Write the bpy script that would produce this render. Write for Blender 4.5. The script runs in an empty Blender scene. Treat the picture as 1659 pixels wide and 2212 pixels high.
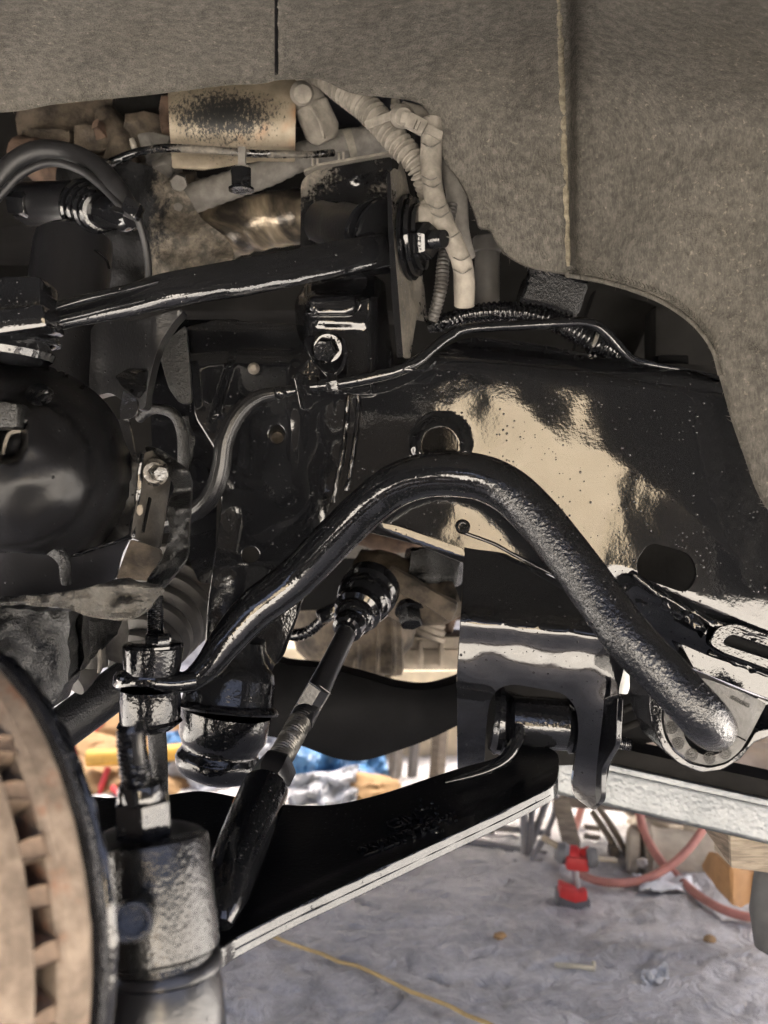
import bpy, bmesh, math, random
from mathutils import Vector, Matrix, noise
from mathutils.geometry import delaunay_2d_cdt
random.seed(7)
C = bpy.context.scene.collection
S = bpy.context.scene
# ------------------------------------------------------------------ camera, sky, sun, exposure
FX = 2127.0            # focal length in photo pixels (photo read at 1659 x 2212)
H = 0.70               # lens height above the floor, metres
cam = bpy.data.cameras.new('camera'); co = bpy.data.objects.new('camera', cam); C.objects.link(co)
cam.sensor_fit = 'VERTICAL'; cam.sensor_height = 36.0; cam.lens = 36.0*FX/2212
co.location = (0, 0, H); co.rotation_euler = (math.radians(90), 0, 0)
cam.clip_start = 0.02; cam.clip_end = 400
cam.dof.use_dof = True; cam.dof.focus_distance = 0.80; cam.dof.aperture_fstop = 7.0
S.camera = co
SUN_EL, SUN_AZ = math.radians(60), math.radians(12)     # sun stands beyond the truck, a little to the right
w = bpy.data.worlds.new('World'); S.world = w; w.use_nodes = True
wn = w.node_tree.nodes; wl = w.node_tree.links
sky = wn.new('ShaderNodeTexSky'); sky.sky_type = 'NISHITA'; sky.sun_disc = False
sky.sun_elevation = SUN_EL; sky.sun_rotation = SUN_AZ
bg = wn['Background']; bg.inputs[1].default_value = 0.12
sky.air_density = 0.25; sky.dust_density = 8.0; sky.ozone_density = 0.1
wl.new(sky.outputs[0], bg.inputs[0])
sd = bpy.data.lights.new('sun', 'SUN'); sd.energy = 5.0; sd.angle = math.radians(0.5); sd.color = (1, .965, .90)
so = bpy.data.objects.new('sun', sd); C.objects.link(so)
dirv = Vector((math.sin(SUN_AZ)*math.cos(SUN_EL), math.cos(SUN_AZ)*math.cos(SUN_EL), math.sin(SUN_EL)))
so.rotation_euler = dirv.to_track_quat('Z', 'Y').to_euler(); so.location = dirv*20
S.view_settings.view_transform = 'Standard'; S.view_settings.look = 'None'
S.view_settings.exposure = 3.95; S.view_settings.gamma = 1.0
S.render.engine = 'CYCLES'
S.cycles.max_bounces = 9; S.cycles.diffuse_bounces = 5; S.cycles.glossy_bounces = 5
S.cycles.use_denoising = True; S.cycles.denoising_prefilter = 'NONE'
S.cycles.sample_clamp_indirect = 6.0
S.cycles.blur_glossy = 0.3
# ------------------------------------------------------------------ helpers: points
def P(x, y, d):
    return Vector(((x-829.5)/FX*d, d, H-(y-1106)/FX*d))
def floor_d(y, z=0.0):
    return (H-z)*FX/(y-1106)
def PF(x, y, z=0.0):                       # point of the floor (height z) seen at x, y
    return P(x, y, floor_d(y, z))
def sst(a, b, x):
    t = max(0.0, min(1.0, (x-a)/(b-a))); return t*t*(3-2*t)
def plane3(a, b, c):                       # depth plane through three (x, y, d)
    v1 = Vector(b)-Vector(a); v2 = Vector(c)-Vector(a); n = v1.cross(v2)
    return lambda x, y: a[2]-(n.x*(x-a[0])+n.y*(y-a[1]))/n.z
def fnoise(p, sc=1.0, seed=0.0):
    return noise.noise(Vector((p[0]*sc+seed, p[1]*sc+seed*1.7, p[2]*sc-seed)))
def cr(pts, step=6.0, closed=False, dims=2):      # Catmull-Rom through tuples, resampled
    n = len(pts); out = []
    rng = range(n) if closed else range(n-1)
    for i in rng:
        if closed: p = [pts[(i+k-1) % n] for k in range(4)]
        else: p = [pts[max(0, i-1)], pts[i], pts[i+1], pts[min(n-1, i+2)]]
        L = math.dist(p[1][:dims], p[2][:dims]); m = max(1, int(L/step+.5))
        for k in range(m):
            t = k/m
            out.append(tuple(0.5*((2*b)+(-a+c)*t+(2*a-5*b+4*c-d)*t*t+(-a+3*b-3*c+d)*t**3) for a, b, c, d in zip(*p)))
    if not closed: out.append(tuple(pts[-1]))
    return out
def rnd(pts, r=10, step=6.0):              # closed polygon with rounded corners, resampled
    n = len(pts); q = []
    for i in range(n):
        a, b, c = Vector(pts[i-1][:2]), Vector(pts[i][:2]), Vector(pts[(i+1) % n][:2])
        rr = pts[i][2] if len(pts[i]) > 2 else r
        d1, d2 = a-b, c-b; L = min(rr, d1.length*.45, d2.length*.45)
        if L < .5: q.append(b); continue
        p1, p2 = b+d1.normalized()*L, b+d2.normalized()*L
        for k in range(5):
            t = k/4; q.append(p1*(1-t)**2+b*2*t*(1-t)+p2*t*t)
    out = []
    for i in range(len(q)):
        a, b = q[i], q[(i+1) % len(q)]; L = (b-a).length; m = max(1, int(L/step+.5))
        for k in range(m): out.append(tuple(a.lerp(b, k/m)))
    return out
def circ(x, y, rx, ry=None, n=28, rot=0):
    ry = rx if ry is None else ry; c, s = math.cos(rot), math.sin(rot); o = []
    for k in range(n):
        a = 2*math.pi*k/n; u, v = rx*math.cos(a), ry*math.sin(a); o.append((x+u*c-v*s, y+u*s+v*c))
    return o
# ------------------------------------------------------------------ helpers: geometry -> (verts, faces)
def inpoly(x, y, poly):
    r = False; j = len(poly)-1
    for i in range(len(poly)):
        xi, yi = poly[i]; xj, yj = poly[j]
        if (yi > y) != (yj > y) and x < (xj-xi)*(y-yi)/(yj-yi)+xi: r = not r
        j = i
    return r
def plate(outline, dfn, thick=0.005, holes=(), step=9.0, ext=None, jit=0.0, collar=None):
    """Sheet metal: the outline seen at depth dfn(x,y), given a real thickness along ext."""
    if not callable(dfn): dv = dfn; dfn = lambda x, y: dv
    ext = Vector(ext) if ext else Vector((0, 1, 0)); ext = ext.normalized()*thick
    loops = [outline]+list(holes); pts = []; edges = []
    for lp in loops:
        o = len(pts); pts += [Vector(p[:2]) for p in lp]
        edges += [(o+i, o+(i+1) % len(lp)) for i in range(len(lp))]
    nb = len(pts); bp = list(pts)
    xs = [p.x for p in pts]; ys = [p.y for p in pts]
    cell = {}
    for p in bp: cell.setdefault((int(p.x//step), int(p.y//step)), []).append(p)
    y = min(ys)+step*.5
    while y < max(ys):
        x = min(xs)+step*.5
        while x < max(xs):
            q = Vector((x+random.uniform(-jit, jit)*step, y+random.uniform(-jit, jit)*step))
            cx, cy = int(q.x//step), int(q.y//step); near = False
            for i in (-1, 0, 1):
                for j in (-1, 0, 1):
                    for b in cell.get((cx+i, cy+j), ()):
                        if (b-q).length_squared < (step*.55)**2: near = True
            if not near and inpoly(q.x, q.y, outline) and not any(inpoly(q.x, q.y, h) for h in holes): pts.append(q)
            x += step
        y += step
    V, E, Fc, *_ = delaunay_2d_cdt(pts, edges, [], 0, 1e-4)
    fr = []
    for f in Fc:
        cx = sum(V[i].x for i in f)/len(f); cy = sum(V[i].y for i in f)/len(f)
        if inpoly(cx, cy, outline) and not any(inpoly(cx, cy, h) for h in holes): fr.append(tuple(f))
    n = len(V)
    vs = [P(v.x, v.y, dfn(v.x, v.y)) for v in V]; vs += [v+ext for v in vs]
    ec = {}
    for f in fr:
        for i in range(len(f)):
            a, b = f[i], f[(i+1) % len(f)]; ec[(a, b)] = 1
    fs = list(fr)+[tuple(i+n for i in reversed(f)) for f in fr]
    for (a, b) in ec:
        if (b, a) not in ec: fs.append((b, a, a+n, b+n))
    return vs, fs
def frames(cs):
    T = []
    for i in range(len(cs)):
        a = cs[max(0, i-1)]; b = cs[min(len(cs)-1, i+1)]; T.append((b-a).normalized())
    up = Vector((0, 0, 1)) if abs(T[0].z) < .9 else Vector((1, 0, 0))
    n = (up-T[0]*up.dot(T[0])).normalized(); N = [n]
    for i in range(1, len(cs)):
        n = N[-1]-T[i]*N[-1].dot(T[i]); N.append(n.normalized())
    return T, N
def sweepw(cs, rs, seg=18, cap=True, rfn=None, squash=None, dome=False):
    """Tube along world points cs with radii rs (m); rfn(s, theta) multiplies the radius."""
    T, N = frames(cs); vs = []; fs = []; s = 0.0
    for i, c in enumerate(cs):
        if i: s += (cs[i]-cs[i-1]).length
        B = T[i].cross(N[i])
        for k in range(seg):
            a = 2*math.pi*k/seg; r = rs[i]*(rfn(s, a) if rfn else 1.0)
            q = squash if squash else 1.0
            vs.append(c+N[i]*(math.cos(a)*r*q)+B*(math.sin(a)*r))
    m = len(cs)
    for i in range(m-1):
        for k in range(seg):
            k2 = (k+1) % seg
            fs.append((i*seg+k, i*seg+k2, (i+1)*seg+k2, (i+1)*seg+k))
    if cap:
        for ring, sgn in ((0, -1), (m-1, 1)):
            o = ring*seg
            if dome:
                c = cs[ring]+T[ring]*sgn*rs[ring]*.5; vs.append(c); ci = len(vs)-1
                mid = len(vs)
                for k in range(seg): vs.append(cs[ring]+T[ring]*sgn*rs[ring]*.38+(vs[o+k]-cs[ring])*.72)
                for k in range(seg):
                    k2 = (k+1) % seg
                    fs.append((o+k, o+k2, mid+k2, mid+k)); fs.append((mid+k, mid+k2, ci))
            else:
                fs.append(tuple(o+k for k in range(seg)))
    return vs, fs
def tube(pts, step=6.0, seg=18, rib=None, thread=None, ridges=None, cap=True, rough=0.0, squash=None, dome=False, seed=0.0):
    """pts: (x, y, depth, radius) with x, y, radius in photo pixels at that depth."""
    d0 = sum(p[2] for p in pts)/len(pts)
    if rib: step = min(step, rib[0]/5*FX/d0)
    if thread: step = min(step, thread[0]/5*FX/d0)
    q = cr(pts, step) if len(pts) > 2 else cr([pts[0], tuple((a+b)/2 for a, b in zip(*pts)), pts[1]], step)
    cs = [P(p[0], p[1], p[2]) for p in q]; rs = [p[3]*p[2]/FX for p in q]
    def rfn(s, a):
        m = 1.0
        if rib:
            t = (s/rib[0]) % 1.0; m *= 1-rib[1]*(1-sst(0, .2, t)*(1-sst(.55, .75, t)))
        if thread:
            t = (s/thread[0]-a/(2*math.pi)) % 1.0; m *= 1-thread[1]*abs(2*t-1)
        if ridges: m *= 1+ridges[1]*math.cos(a*ridges[0])
        if rough: m *= 1+rough*fnoise((math.cos(a), math.sin(a), s*60), 1.3, seed)
        return m
    return sweepw(cs, rs, seg, cap, rfn, squash, dome)
def lathew(a, b, prof, seg=40, rfn=None):
    """Solid of revolution from a to b; prof: (fraction, radius in m)."""
    ax = b-a; T = ax.normalized(); up = Vector((0, 0, 1)) if abs(T.z) < .9 else Vector((1, 0, 0))
    N = (up-T*up.dot(T)).normalized(); B = T.cross(N); vs = []; fs = []
    for j, (t, r) in enumerate(prof):
        for k in range(seg):
            an = 2*math.pi*k/seg; rr = r*(rfn(t, an) if rfn else 1.0)
            vs.append(a+ax*t+N*(math.cos(an)*rr)+B*(math.sin(an)*rr))
    for j in range(len(prof)-1):
        for k in range(seg):
            k2 = (k+1) % seg; fs.append((j*seg+k, j*seg+k2, (j+1)*seg+k2, (j+1)*seg+k))
    fs.append(tuple(range(seg))); o = (len(prof)-1)*seg; fs.append(tuple(o+k for k in range(seg)))
    return vs, fs
def lathe(a, b, prof, seg=40, rfn=None):
    """a, b: (x, y, depth); prof radii in photo pixels at a's depth."""
    return lathew(P(*a), P(*b), [(t, r*a[2]/FX) for t, r in prof], seg, rfn)
def hexp(a, b, r, ch=.18):
    """Hexagonal nut or bolt head from a to b with chamfered corners."""
    A, Bv = P(*a), P(*b); rw = r*a[2]/FX; ax = Bv-A; T = ax.normalized()
    up = Vector((0, 0, 1)) if abs(T.z) < .9 else Vector((1, 0, 0)); N = (up-T*up.dot(T)).normalized(); B = T.cross(N)
    vs = []; fs = []; seg = 6
    for t, k_ in ((0, .86), (ch, 1), (1-ch, 1), (1, .86)):
        for k in range(seg):
            an = 2*math.pi*(k+.3)/seg; vs.append(A+ax*t+N*math.cos(an)*rw*k_+B*math.sin(an)*rw*k_)
    for j in range(3):
        for k in range(seg):
            k2 = (k+1) % seg; fs.append((j*seg+k, j*seg+k2, (j+1)*seg+k2, (j+1)*seg+k))
    fs.append(tuple(range(6))); fs.append(tuple(18+k for k in range(6)))
    return vs, fs
def boxw(c, ux, uy, uz, bev=0.0, seg=2, nz=0.0, sub=0, seed=0.0):
    """Box about c with half-axis vectors; bevelled; nz roughens it."""
    bm = bmesh.new(); c, ux, uy, uz = Vector(c), Vector(ux), Vector(uy), Vector(uz)
    bmesh.ops.create_cube(bm, size=2.0)
    for v in bm.verts: v.co = c+ux*v.co.x+uy*v.co.y+uz*v.co.z
    if bev: bmesh.ops.bevel(bm, geom=bm.edges[:], offset=bev, segments=seg, profile=.6, affect='EDGES')
    if sub: bmesh.ops.subdivide_edges(bm, edges=bm.edges[:], cuts=sub, use_grid_fill=True)
    if nz:
        s0 = 1/max(ux.length, uy.length, uz.length)
        for v in bm.verts:
            v.co += Vector((fnoise(v.co, s0*1.6, seed), fnoise(v.co, s0*1.6, seed+9), fnoise(v.co, s0*1.6, seed+23)))*nz
    return bm2g(bm)
def bm2g(bm):
    bm.verts.index_update(); vs = [v.co.copy() for v in bm.verts]; fs = [tuple(v.index for v in f.verts) for f in bm.faces]
    bm.free(); return vs, fs
def pbox(x0, y0, x1, y1, d, depth, bev=0.002, **k):       # upright box whose front face covers those pixels at depth d
    a, b = P(x0, y1, d), P(x1, y0, d); c = (a+b)/2+Vector((0, depth/2, 0))
    return boxw(c, ((b.x-a.x)/2, 0, 0), (0, depth/2, 0), (0, 0, (b.z-a.z)/2), bev, **k)
def lump(c, rx, ry, rz, nz=.25, seed=0.0, n=3, fine=0.0, fl=None):
    bm = bmesh.new(); bmesh.ops.create_icosphere(bm, subdivisions=n, radius=1.0)
    for v in bm.verts:
        k = 1+nz*fnoise(v.co, 1.3, seed)+nz*.5*fnoise(v.co, 3.1, seed+5)+fine*fnoise(v.co, 8, seed)
        v.co = Vector((v.co.x*rx*k, v.co.y*ry*k, v.co.z*rz*k))+Vector(c)
        if fl is not None and v.co.z < fl: v.co.z = fl+(v.co.z-fl)*.02
    return bm2g(bm)
def sheet(c, ux, uy, un, nx=26, ny=20, amp=.02, sc=3.0, seed=0.0, thick=.0015, edge=.15):   # crumpled sheet with thickness
    vs = []; fs = []; c, ux, uy, un = Vector(c), Vector(ux), Vector(uy), Vector(un)
    for j in range(ny+1):
        for i in range(nx+1):
            u, v = 2*i/nx-1, 2*j/ny-1
            e = 1+edge*noise.noise(Vector((u*1.5+seed, v*1.5, seed)))
            h = noise.noise(Vector((u*sc+seed, v*sc, .3)))+.5*abs(noise.noise(Vector((u*sc*2.3, v*sc*2.3+seed, 2))))
            h2 = noise.noise(Vector((u*sc*4+seed, v*sc*4, 4)))*.25
            vs.append(c+ux*u*e+uy*v*e+un*(h+h2)*amp)
    W = nx+1
    for j in range(ny):
        for i in range(nx): fs.append((j*W+i, j*W+i+1, j*W+W+i+1, j*W+W+i))
    n = len(vs); un = un.normalized()*thick; top = list(fs)
    vs += [v-un for v in vs[:n]]; fs += [tuple(n+i for i in reversed(f)) for f in top]
    bd = [i for i in range(W)]+[j*W+nx for j in range(1, ny+1)]+[ny*W+i for i in range(nx-1, -1, -1)]+[j*W for j in range(ny-1, 0, -1)]
    for a, b in zip(bd, bd[1:]+bd[:1]): fs.append((b, a, a+n, b+n))
    return vs, fs
def rough(g, amp, sc, seed=0.0):
    vs, fs = g
    return [v+Vector((fnoise(v, sc, seed), fnoise(v, sc, seed+11), fnoise(v, sc, seed+37)))*amp for v in vs], fs
# ------------------------------------------------------------------ helpers: objects
def obj(name, geos, mat, parent=None, bev=0.0, ang=38, smooth=True, sub=0):
    """Link ONE mesh object from world-space geometry; its origin is its base (or its thing's)."""
    if isinstance(geos, tuple): geos = [geos]
    V = []; Fc = []
    for vs, fs in geos:
        o = len(V); V += vs; Fc += [tuple(i+o for i in f) for f in fs]
    if parent is not None:
        root = parent; off = Vector((0, 0, 0))
        while root is not None: off += root.location; root = root.parent
        loc = Vector((0, 0, 0))
    else:
        mn = Vector([min(v[i] for v in V) for i in range(3)]); mx = Vector([max(v[i] for v in V) for i in range(3)])
        off = Vector(((mn.x+mx.x)/2, (mn.y+mx.y)/2, mn.z)); loc = off
    me = bpy.data.meshes.new(name); me.from_pydata([v-off for v in V], [], Fc)
    bm = bmesh.new(); bm.from_mesh(me)
    bmesh.ops.recalc_face_normals(bm, faces=bm.faces[:]); bm.to_mesh(me); bm.free()
    if smooth:
        me.polygons.foreach_set('use_smooth', [True]*len(me.polygons)); me.set_sharp_from_angle(angle=math.radians(ang))
    me.materials.append(mat); me.update()
    o = bpy.data.objects.new(name, me); C.objects.link(o); o.location = loc
    if parent is not None: o.parent = parent
    if bev:
        b = o.modifiers.new('edge', 'BEVEL'); b.width = bev; b.segments = 2; b.limit_method = 'ANGLE'; b.angle_limit = math.radians(50); b.harden_normals = False
    if sub:
        s = o.modifiers.new('sub', 'SUBSURF'); s.levels = sub; s.render_levels = sub
    return o
def tag(o, label, cat, group=None, kind=None):
    o['label'] = label; o['category'] = cat
    if group: o['group'] = group
    if kind: o['kind'] = kind
    return o
def thing(name, label, cat, at, group=None):
    o = bpy.data.objects.new(name, None); C.objects.link(o); o.location = at; o.empty_display_size = .05
    return tag(o, label, cat, group)
def text(s, c, ux, uy, size, depth, name, mat, parent, arc=None):
    """Raised letters: c world point of the middle, ux reading direction, uy letter-up direction."""
    cu = bpy.data.curves.new('letters', 'FONT'); cu.body = s; cu.size = size; cu.extrude = depth; cu.align_x = 'CENTER'; cu.align_y = 'CENTER'
    cu.resolution_u = 2; cu.bevel_depth = depth*.25; cu.bevel_resolution = 0
    to = bpy.data.objects.new('letters', cu); me = bpy.data.meshes.new_from_object(to)
    ux = Vector(ux).normalized(); uy = Vector(uy); uy = (uy-ux*uy.dot(ux)).normalized(); un = ux.cross(uy)
    vs = []
    for v in me.vertices:
        x, y, z = v.co
        if arc:
            a = x/arc; x, y = math.sin(a)*(arc+y), math.cos(a)*(arc+y)-arc
        vs.append(Vector(c)+ux*x+uy*y+un*z)
    fs = [tuple(p.vertices) for p in me.polygons]
    bpy.data.objects.remove(to); bpy.data.curves.remove(cu); bpy.data.meshes.remove(me)
    return obj(name, (vs, fs), mat, parent, smooth=False)
# ------------------------------------------------------------------ materials
class N:
    def __init__(s, name):
        s.m = bpy.data.materials.new(name); s.m.use_nodes = True; s.t = s.m.node_tree; s.b = s.t.nodes['Principled BSDF']
        s.co = s.t.nodes.new('ShaderNodeTexCoord').outputs['Object']
        g = s.t.nodes.new('ShaderNodeNewGeometry'); s.pos = g.outputs['Position']; s.nrm = None
    def n(s, k, **kw):
        x = s.t.nodes.new(k)
        for a, v in kw.items(): setattr(x, a, v)
        return x
    def put(s, inp, v):
        if hasattr(v, 'is_output'): s.t.links.new(v, inp)
        else: inp.default_value = v
    def noise(s, sc, det=4, ro=.6, co=None, stretch=None, dist=0):
        x = s.n('ShaderNodeTexNoise'); x.inputs['Scale'].default_value = sc; x.inputs['Detail'].default_value = det; x.inputs['Roughness'].default_value = ro
        x.inputs['Distortion'].default_value = dist
        c = co or s.co
        if stretch:
            mp = s.n('ShaderNodeMapping'); mp.inputs['Scale'].default_value = stretch[0]; mp.inputs['Rotation'].default_value = stretch[1]; s.put(mp.inputs[0], c); c = mp.outputs[0]
        s.put(x.inputs['Vector'], c); return x.outputs[0]
    def vor(s, sc, out=0, feat='F1', co=None):
        x = s.n('ShaderNodeTexVoronoi', feature=feat); x.inputs['Scale'].default_value = sc; s.put(x.inputs['Vector'], co or s.co); return x.outputs[out]
    def ramp(s, v, a, b, lo=0.0, hi=1.0):
        x = s.n('ShaderNodeMapRange', interpolation_type='SMOOTHSTEP'); s.put(x.inputs[0], v)
        for i, k in ((1, a), (2, b), (3, lo), (4, hi)): x.inputs[i].default_value = k
        return x.outputs[0]
    def mix(s, f, a, b):
        x = s.n('ShaderNodeMix', data_type='RGBA'); s.put(x.inputs[0], f)
        for i, v in ((6, a), (7, b)): s.put(x.inputs[i], (*v, 1) if isinstance(v, tuple) and len(v) == 3 else v)
        return x.outputs[2]
    def math(s, op, a, b=0.0):
        x = s.n('ShaderNodeMath', operation=op); s.put(x.inputs[0], a); s.put(x.inputs[1], b); return x.outputs[0]
    def bump(s, h, st, dist=.001):
        x = s.n('ShaderNodeBump'); x.inputs['Strength'].default_value = st; x.inputs['Distance'].default_value = dist; s.put(x.inputs['Height'], h)
        if s.nrm: s.put(x.inputs['Normal'], s.nrm)
        s.nrm = x.outputs[0]
    def done(s, col, ro, metal=0.0, spec=.5, coat=0.0):
        s.put(s.b.inputs['Base Color'], (*col, 1) if isinstance(col, tuple) else col); s.put(s.b.inputs['Roughness'], ro)
        s.put(s.b.inputs['Metallic'], metal); s.b.inputs['Specular IOR Level'].default_value = spec
        if coat: s.b.inputs['Coat Weight'].default_value = coat; s.b.inputs['Coat Roughness'].default_value = .04
        if s.nrm: s.put(s.b.inputs['Normal'], s.nrm)
        return s.m
def paint(name, peel=.25, specks=.5, dust=0.0, grit=0.0, gritx=None, ro=.06, base=(.005, .0052, .006), dustcol=(.13, .115, .095), wave=.3, spec=.5, sps=330):
    """Fresh wet black chassis paint: orange peel, sags, dust nibs, optional dry dusty patches."""
    s = N(name)
    if wave: s.bump(s.noise(22, 2, .5), wave, .004)
    if peel: s.bump(s.noise(330, 2, .5), peel, .0009)
    if specks:
        d = s.vor(sps); c = s.vor(sps, 1); sp = s.n('ShaderNodeSeparateColor'); s.put(sp.inputs[0], c)
        clus = s.ramp(s.noise(14, 3), .35, .68, .93, .55)
        rad = s.math('MULTIPLY', d, s.math('ADD', s.math('MULTIPLY', sp.outputs[1], 2.2), .8))
        k = s.math('MULTIPLY', s.ramp(rad, .10, .34, 1, 0), s.math('GREATER_THAN', sp.outputs[0], clus))
        s.bump(k, specks, .0016)
    if grit: s.bump(s.noise(560, 3, .65), grit, .0016); s.bump(s.noise(170, 3, .6), grit*.6, .003)
    if gritx:      # dry overspray along one end: texture grows along local x
        sx = s.n('ShaderNodeSeparateXYZ'); s.put(sx.inputs[0], s.co)
        m = s.ramp(sx.outputs[0], gritx[0], gritx[1])
        s.bump(s.math('MULTIPLY', s.noise(330, 3, .6), m), gritx[2], .0026)
        ro = s.ramp(m, 0, 1, ro, ro+.03)
    col = base; rr = ro
    if dust:
        f = s.math('ADD', s.noise(9, 6, .62), s.math('MULTIPLY', s.noise(260, 2), .25))
        f = s.ramp(f, .70-dust*.22, .86-dust*.15)
        col = s.mix(f, base, dustcol); rr = s.ramp(f, 0, .7, ro if isinstance(ro, float) else .1, .85)
    return s.done(col, rr, 0, spec)
def dull(name, col, ro=.8, var=.35, sc=40, bump=.3, bsc=300, col2=None, metal=0.0, spec=.3, patch=6):
    s = N(name); f = s.ramp(s.noise(sc, 6, .65), .3, .7); c2 = col2 or tuple(min(1, c*(1+var)) for c in col)
    c = s.mix(f, tuple(c*(1-var) for c in col), c2)
    if bump: s.bump(s.noise(bsc, 4, .6), bump, .0015)
    return s.done(c, ro, metal, spec)
M = {}
M['paint'] = paint('wet_black_paint', peel=.12, wave=.18)
M['frame'] = paint('wet_black_frame_paint', peel=.035, specks=.9, wave=.07)
M['speck'] = paint('speckled_wet_paint', peel=.32, specks=1.0, wave=.2, ro=.08)
M['bar'] = paint('orange_peel_paint', peel=.2, specks=.8, wave=.12, ro=.08)
M['sway'] = paint('part_dry_bar_paint', peel=.16, specks=.8, wave=.16, ro=.07, gritx=(.005, .06, .42))
M['arm'] = paint('smooth_arm_paint', peel=.12, specks=.25, wave=.10, ro=.09, spec=.5)
M['armtop'] = paint('dull_arm_top_paint', peel=.3, specks=.5, wave=.1, ro=.34, spec=.25, base=(.004, .004, .0045))
M['dome'] = paint('dulled_black_paint', peel=.2, specks=.6, dust=.12, ro=.34, wave=.2, dustcol=(.03, .028, .024), spec=.17, base=(.004, .004, .0045))
M['shaft'] = paint('grainy_shaft_paint', peel=.3, specks=.9, grit=.5, ro=.3, wave=.1)
M['grit'] = paint('gritty_black_paint', peel=.2, specks=.5, grit=.8, ro=.18, spec=.35)
M['grom'] = paint('speckled_rubber_paint', peel=.32, specks=1.0, wave=.12, ro=.09, spec=.34)
M['knb'] = paint('grainy_black_paint', peel=.5, specks=.8, grit=.18, wave=.25, ro=.13, base=(.006, .006, .006), spec=.42)
M['cast'] = paint('spotted_casting_paint', peel=.3, specks=1.0, grit=.9, wave=.2, ro=.28, base=(.006, .006, .006), spec=.4, sps=190)
M['semi'] = paint('satin_black_paint', peel=.2, specks=.3, ro=.28, wave=.2, base=(.007, .007, .008))
M['dusty'] = paint('dusty_black_paint', peel=.2, specks=.2, dust=.9, ro=.3)
M['dusty2'] = paint('half_dusty_black_paint', peel=.2, specks=.5, dust=.45, ro=.12)
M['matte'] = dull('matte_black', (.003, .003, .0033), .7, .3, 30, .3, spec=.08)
M['dark'] = dull('dark_underbody', (.010, .0095, .009), .85, .4, 12, .2, spec=.08)
M['rubber'] = dull('black_rubber', (.006, .006, .0065), .27, .3, 60, .1, 400, spec=.3)
M['boot'] = dull('grey_black_boot_rubber', (.045, .042, .039), .5, .35, 25, .15, 300, spec=.45)
M['tan'] = dull('dusty_tan_loom', (.165, .150, .128), .85, .3, 60, .25, 500)
M['tape'] = dull('dusty_grey_tape', (.12, .112, .102), .85, .25, 60, .3, 500)
M['tandark'] = dull('dirty_casting', (.042, .034, .026), .75, .75, 34, .9, 180, col2=(.095, .075, .055))
M['crust'] = paint('crusty_undercoat', peel=.3, specks=1.0, grit=1.0, dust=.62, ro=.2, wave=.3, dustcol=(.085, .078, .066), sps=150)
M['hosepaint'] = dull('black_hose_rubber', (.007, .007, .008), .5, .3, 30, .2, 200, spec=.35)
M['casting'] = dull('pale_casting', (.17, .145, .115), .75, .4, 20, .4, 160)
M['rust'] = dull('rusty_steel', (.085, .055, .04), .85, .5, 40, .5, 220, col2=(.12, .078, .055))
M['alu'] = dull('weathered_aluminium', (.34, .31, .27), .5, .25, 50, .3, 200, metal=.4)
# ------------------------------------------------------------------ special materials
def felt():
    s = N('wheel_liner_felt')
    f1 = s.noise(130, 3, .65); f2 = s.noise(620, 4, .7, stretch=((1, 1, .3), (0, .25, 0))); f3 = s.noise(4, 4, .6)
    f = s.math('ADD', s.math('MULTIPLY', f1, .5), s.math('MULTIPLY', f2, .5))
    c = s.mix(s.ramp(f, .34, .70), (.050, .047, .042), (.125, .116, .101))
    c = s.mix(s.ramp(s.math('ADD', s.noise(240, 3, .6), s.math('MULTIPLY', f3, .4)), .80, .98, 0, .7), c, (.24, .22, .175))
    c = s.mix(s.ramp(f3, .35, .75, 0, .5), c, (.078, .071, .058))
    s.bump(f2, .7, .0018); s.bump(f1, .4, .003)
    return s.done(c, .95, 0, .1)
M['felt'] = felt()
def shield_mat(ctr):
    s = N('oversprayed_heat_shield')
    v = s.n('ShaderNodeVectorMath', operation='SUBTRACT'); s.put(v.inputs[0], s.pos); v.inputs[1].default_value = ctr
    v2 = s.n('ShaderNodeVectorMath', operation='MULTIPLY'); s.put(v2.inputs[0], v.outputs[0]); v2.inputs[1].default_value = (1, .3, 2.0)
    l = s.n('ShaderNodeVectorMath', operation='LENGTH'); s.put(l.inputs[0], v2.outputs[0])
    n = s.noise(330, 4, .8, stretch=((1, 1, .5), (0, .5, 0)))
    f = s.math('ADD', s.ramp(l.outputs['Value'], .0, .10, .95, -.1), s.math('MULTIPLY', s.math('SUBTRACT', n, .5), 2.6))
    base = s.mix(s.ramp(s.noise(30, 4), .35, .7), (.155, .128, .092), (.26, .222, .165))
    base = s.mix(s.ramp(s.noise(12, 3), .55, .72), base, (.30, .14, .06))
    c = s.mix(s.ramp(f, .32, .75), base, (.012, .012, .012))
    s.bump(n, .3, .001)
    return s.done(c, .55, .25, .4)
def floor_mat():
    s = N('dusty_black_floor')
    n1 = s.noise(7, 6, .62); n2 = s.noise(70, 4, .65); n3 = s.noise(2.2, 3)
    c = s.mix(s.ramp(s.math('ADD', s.math('MULTIPLY', n1, .7), s.math('MULTIPLY', n2, .3)), .36, .64), (.34, .33, .312), (.60, .582, .553))
    c = s.mix(s.ramp(n3, .4, .7, 0, .4), c, (.33, .318, .30))
    d = s.vor(75); cc = s.vor(75, 1); sp = s.n('ShaderNodeSeparateColor'); s.put(sp.inputs[0], cc)
    k = s.math('MULTIPLY', s.ramp(d, .06, .12, 1, 0), s.math('GREATER_THAN', sp.outputs[0], .93))
    c = s.mix(k, c, (.5, .48, .44))
    s.bump(n2, .6, .006); s.bump(s.noise(20, 5, .6, dist=1.2), .9, .016)
    return s.done(c, .62, 0, .45)
def yard_mat():
    s = N('pale_concrete_yard'); n = s.noise(1.4, 6, .6)
    c = s.mix(s.ramp(n, .3, .7), (.48, .455, .41), (.60, .575, .53)); s.bump(s.noise(40, 4), .2, .005); return s.done(c, .9, 0, .2)
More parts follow.
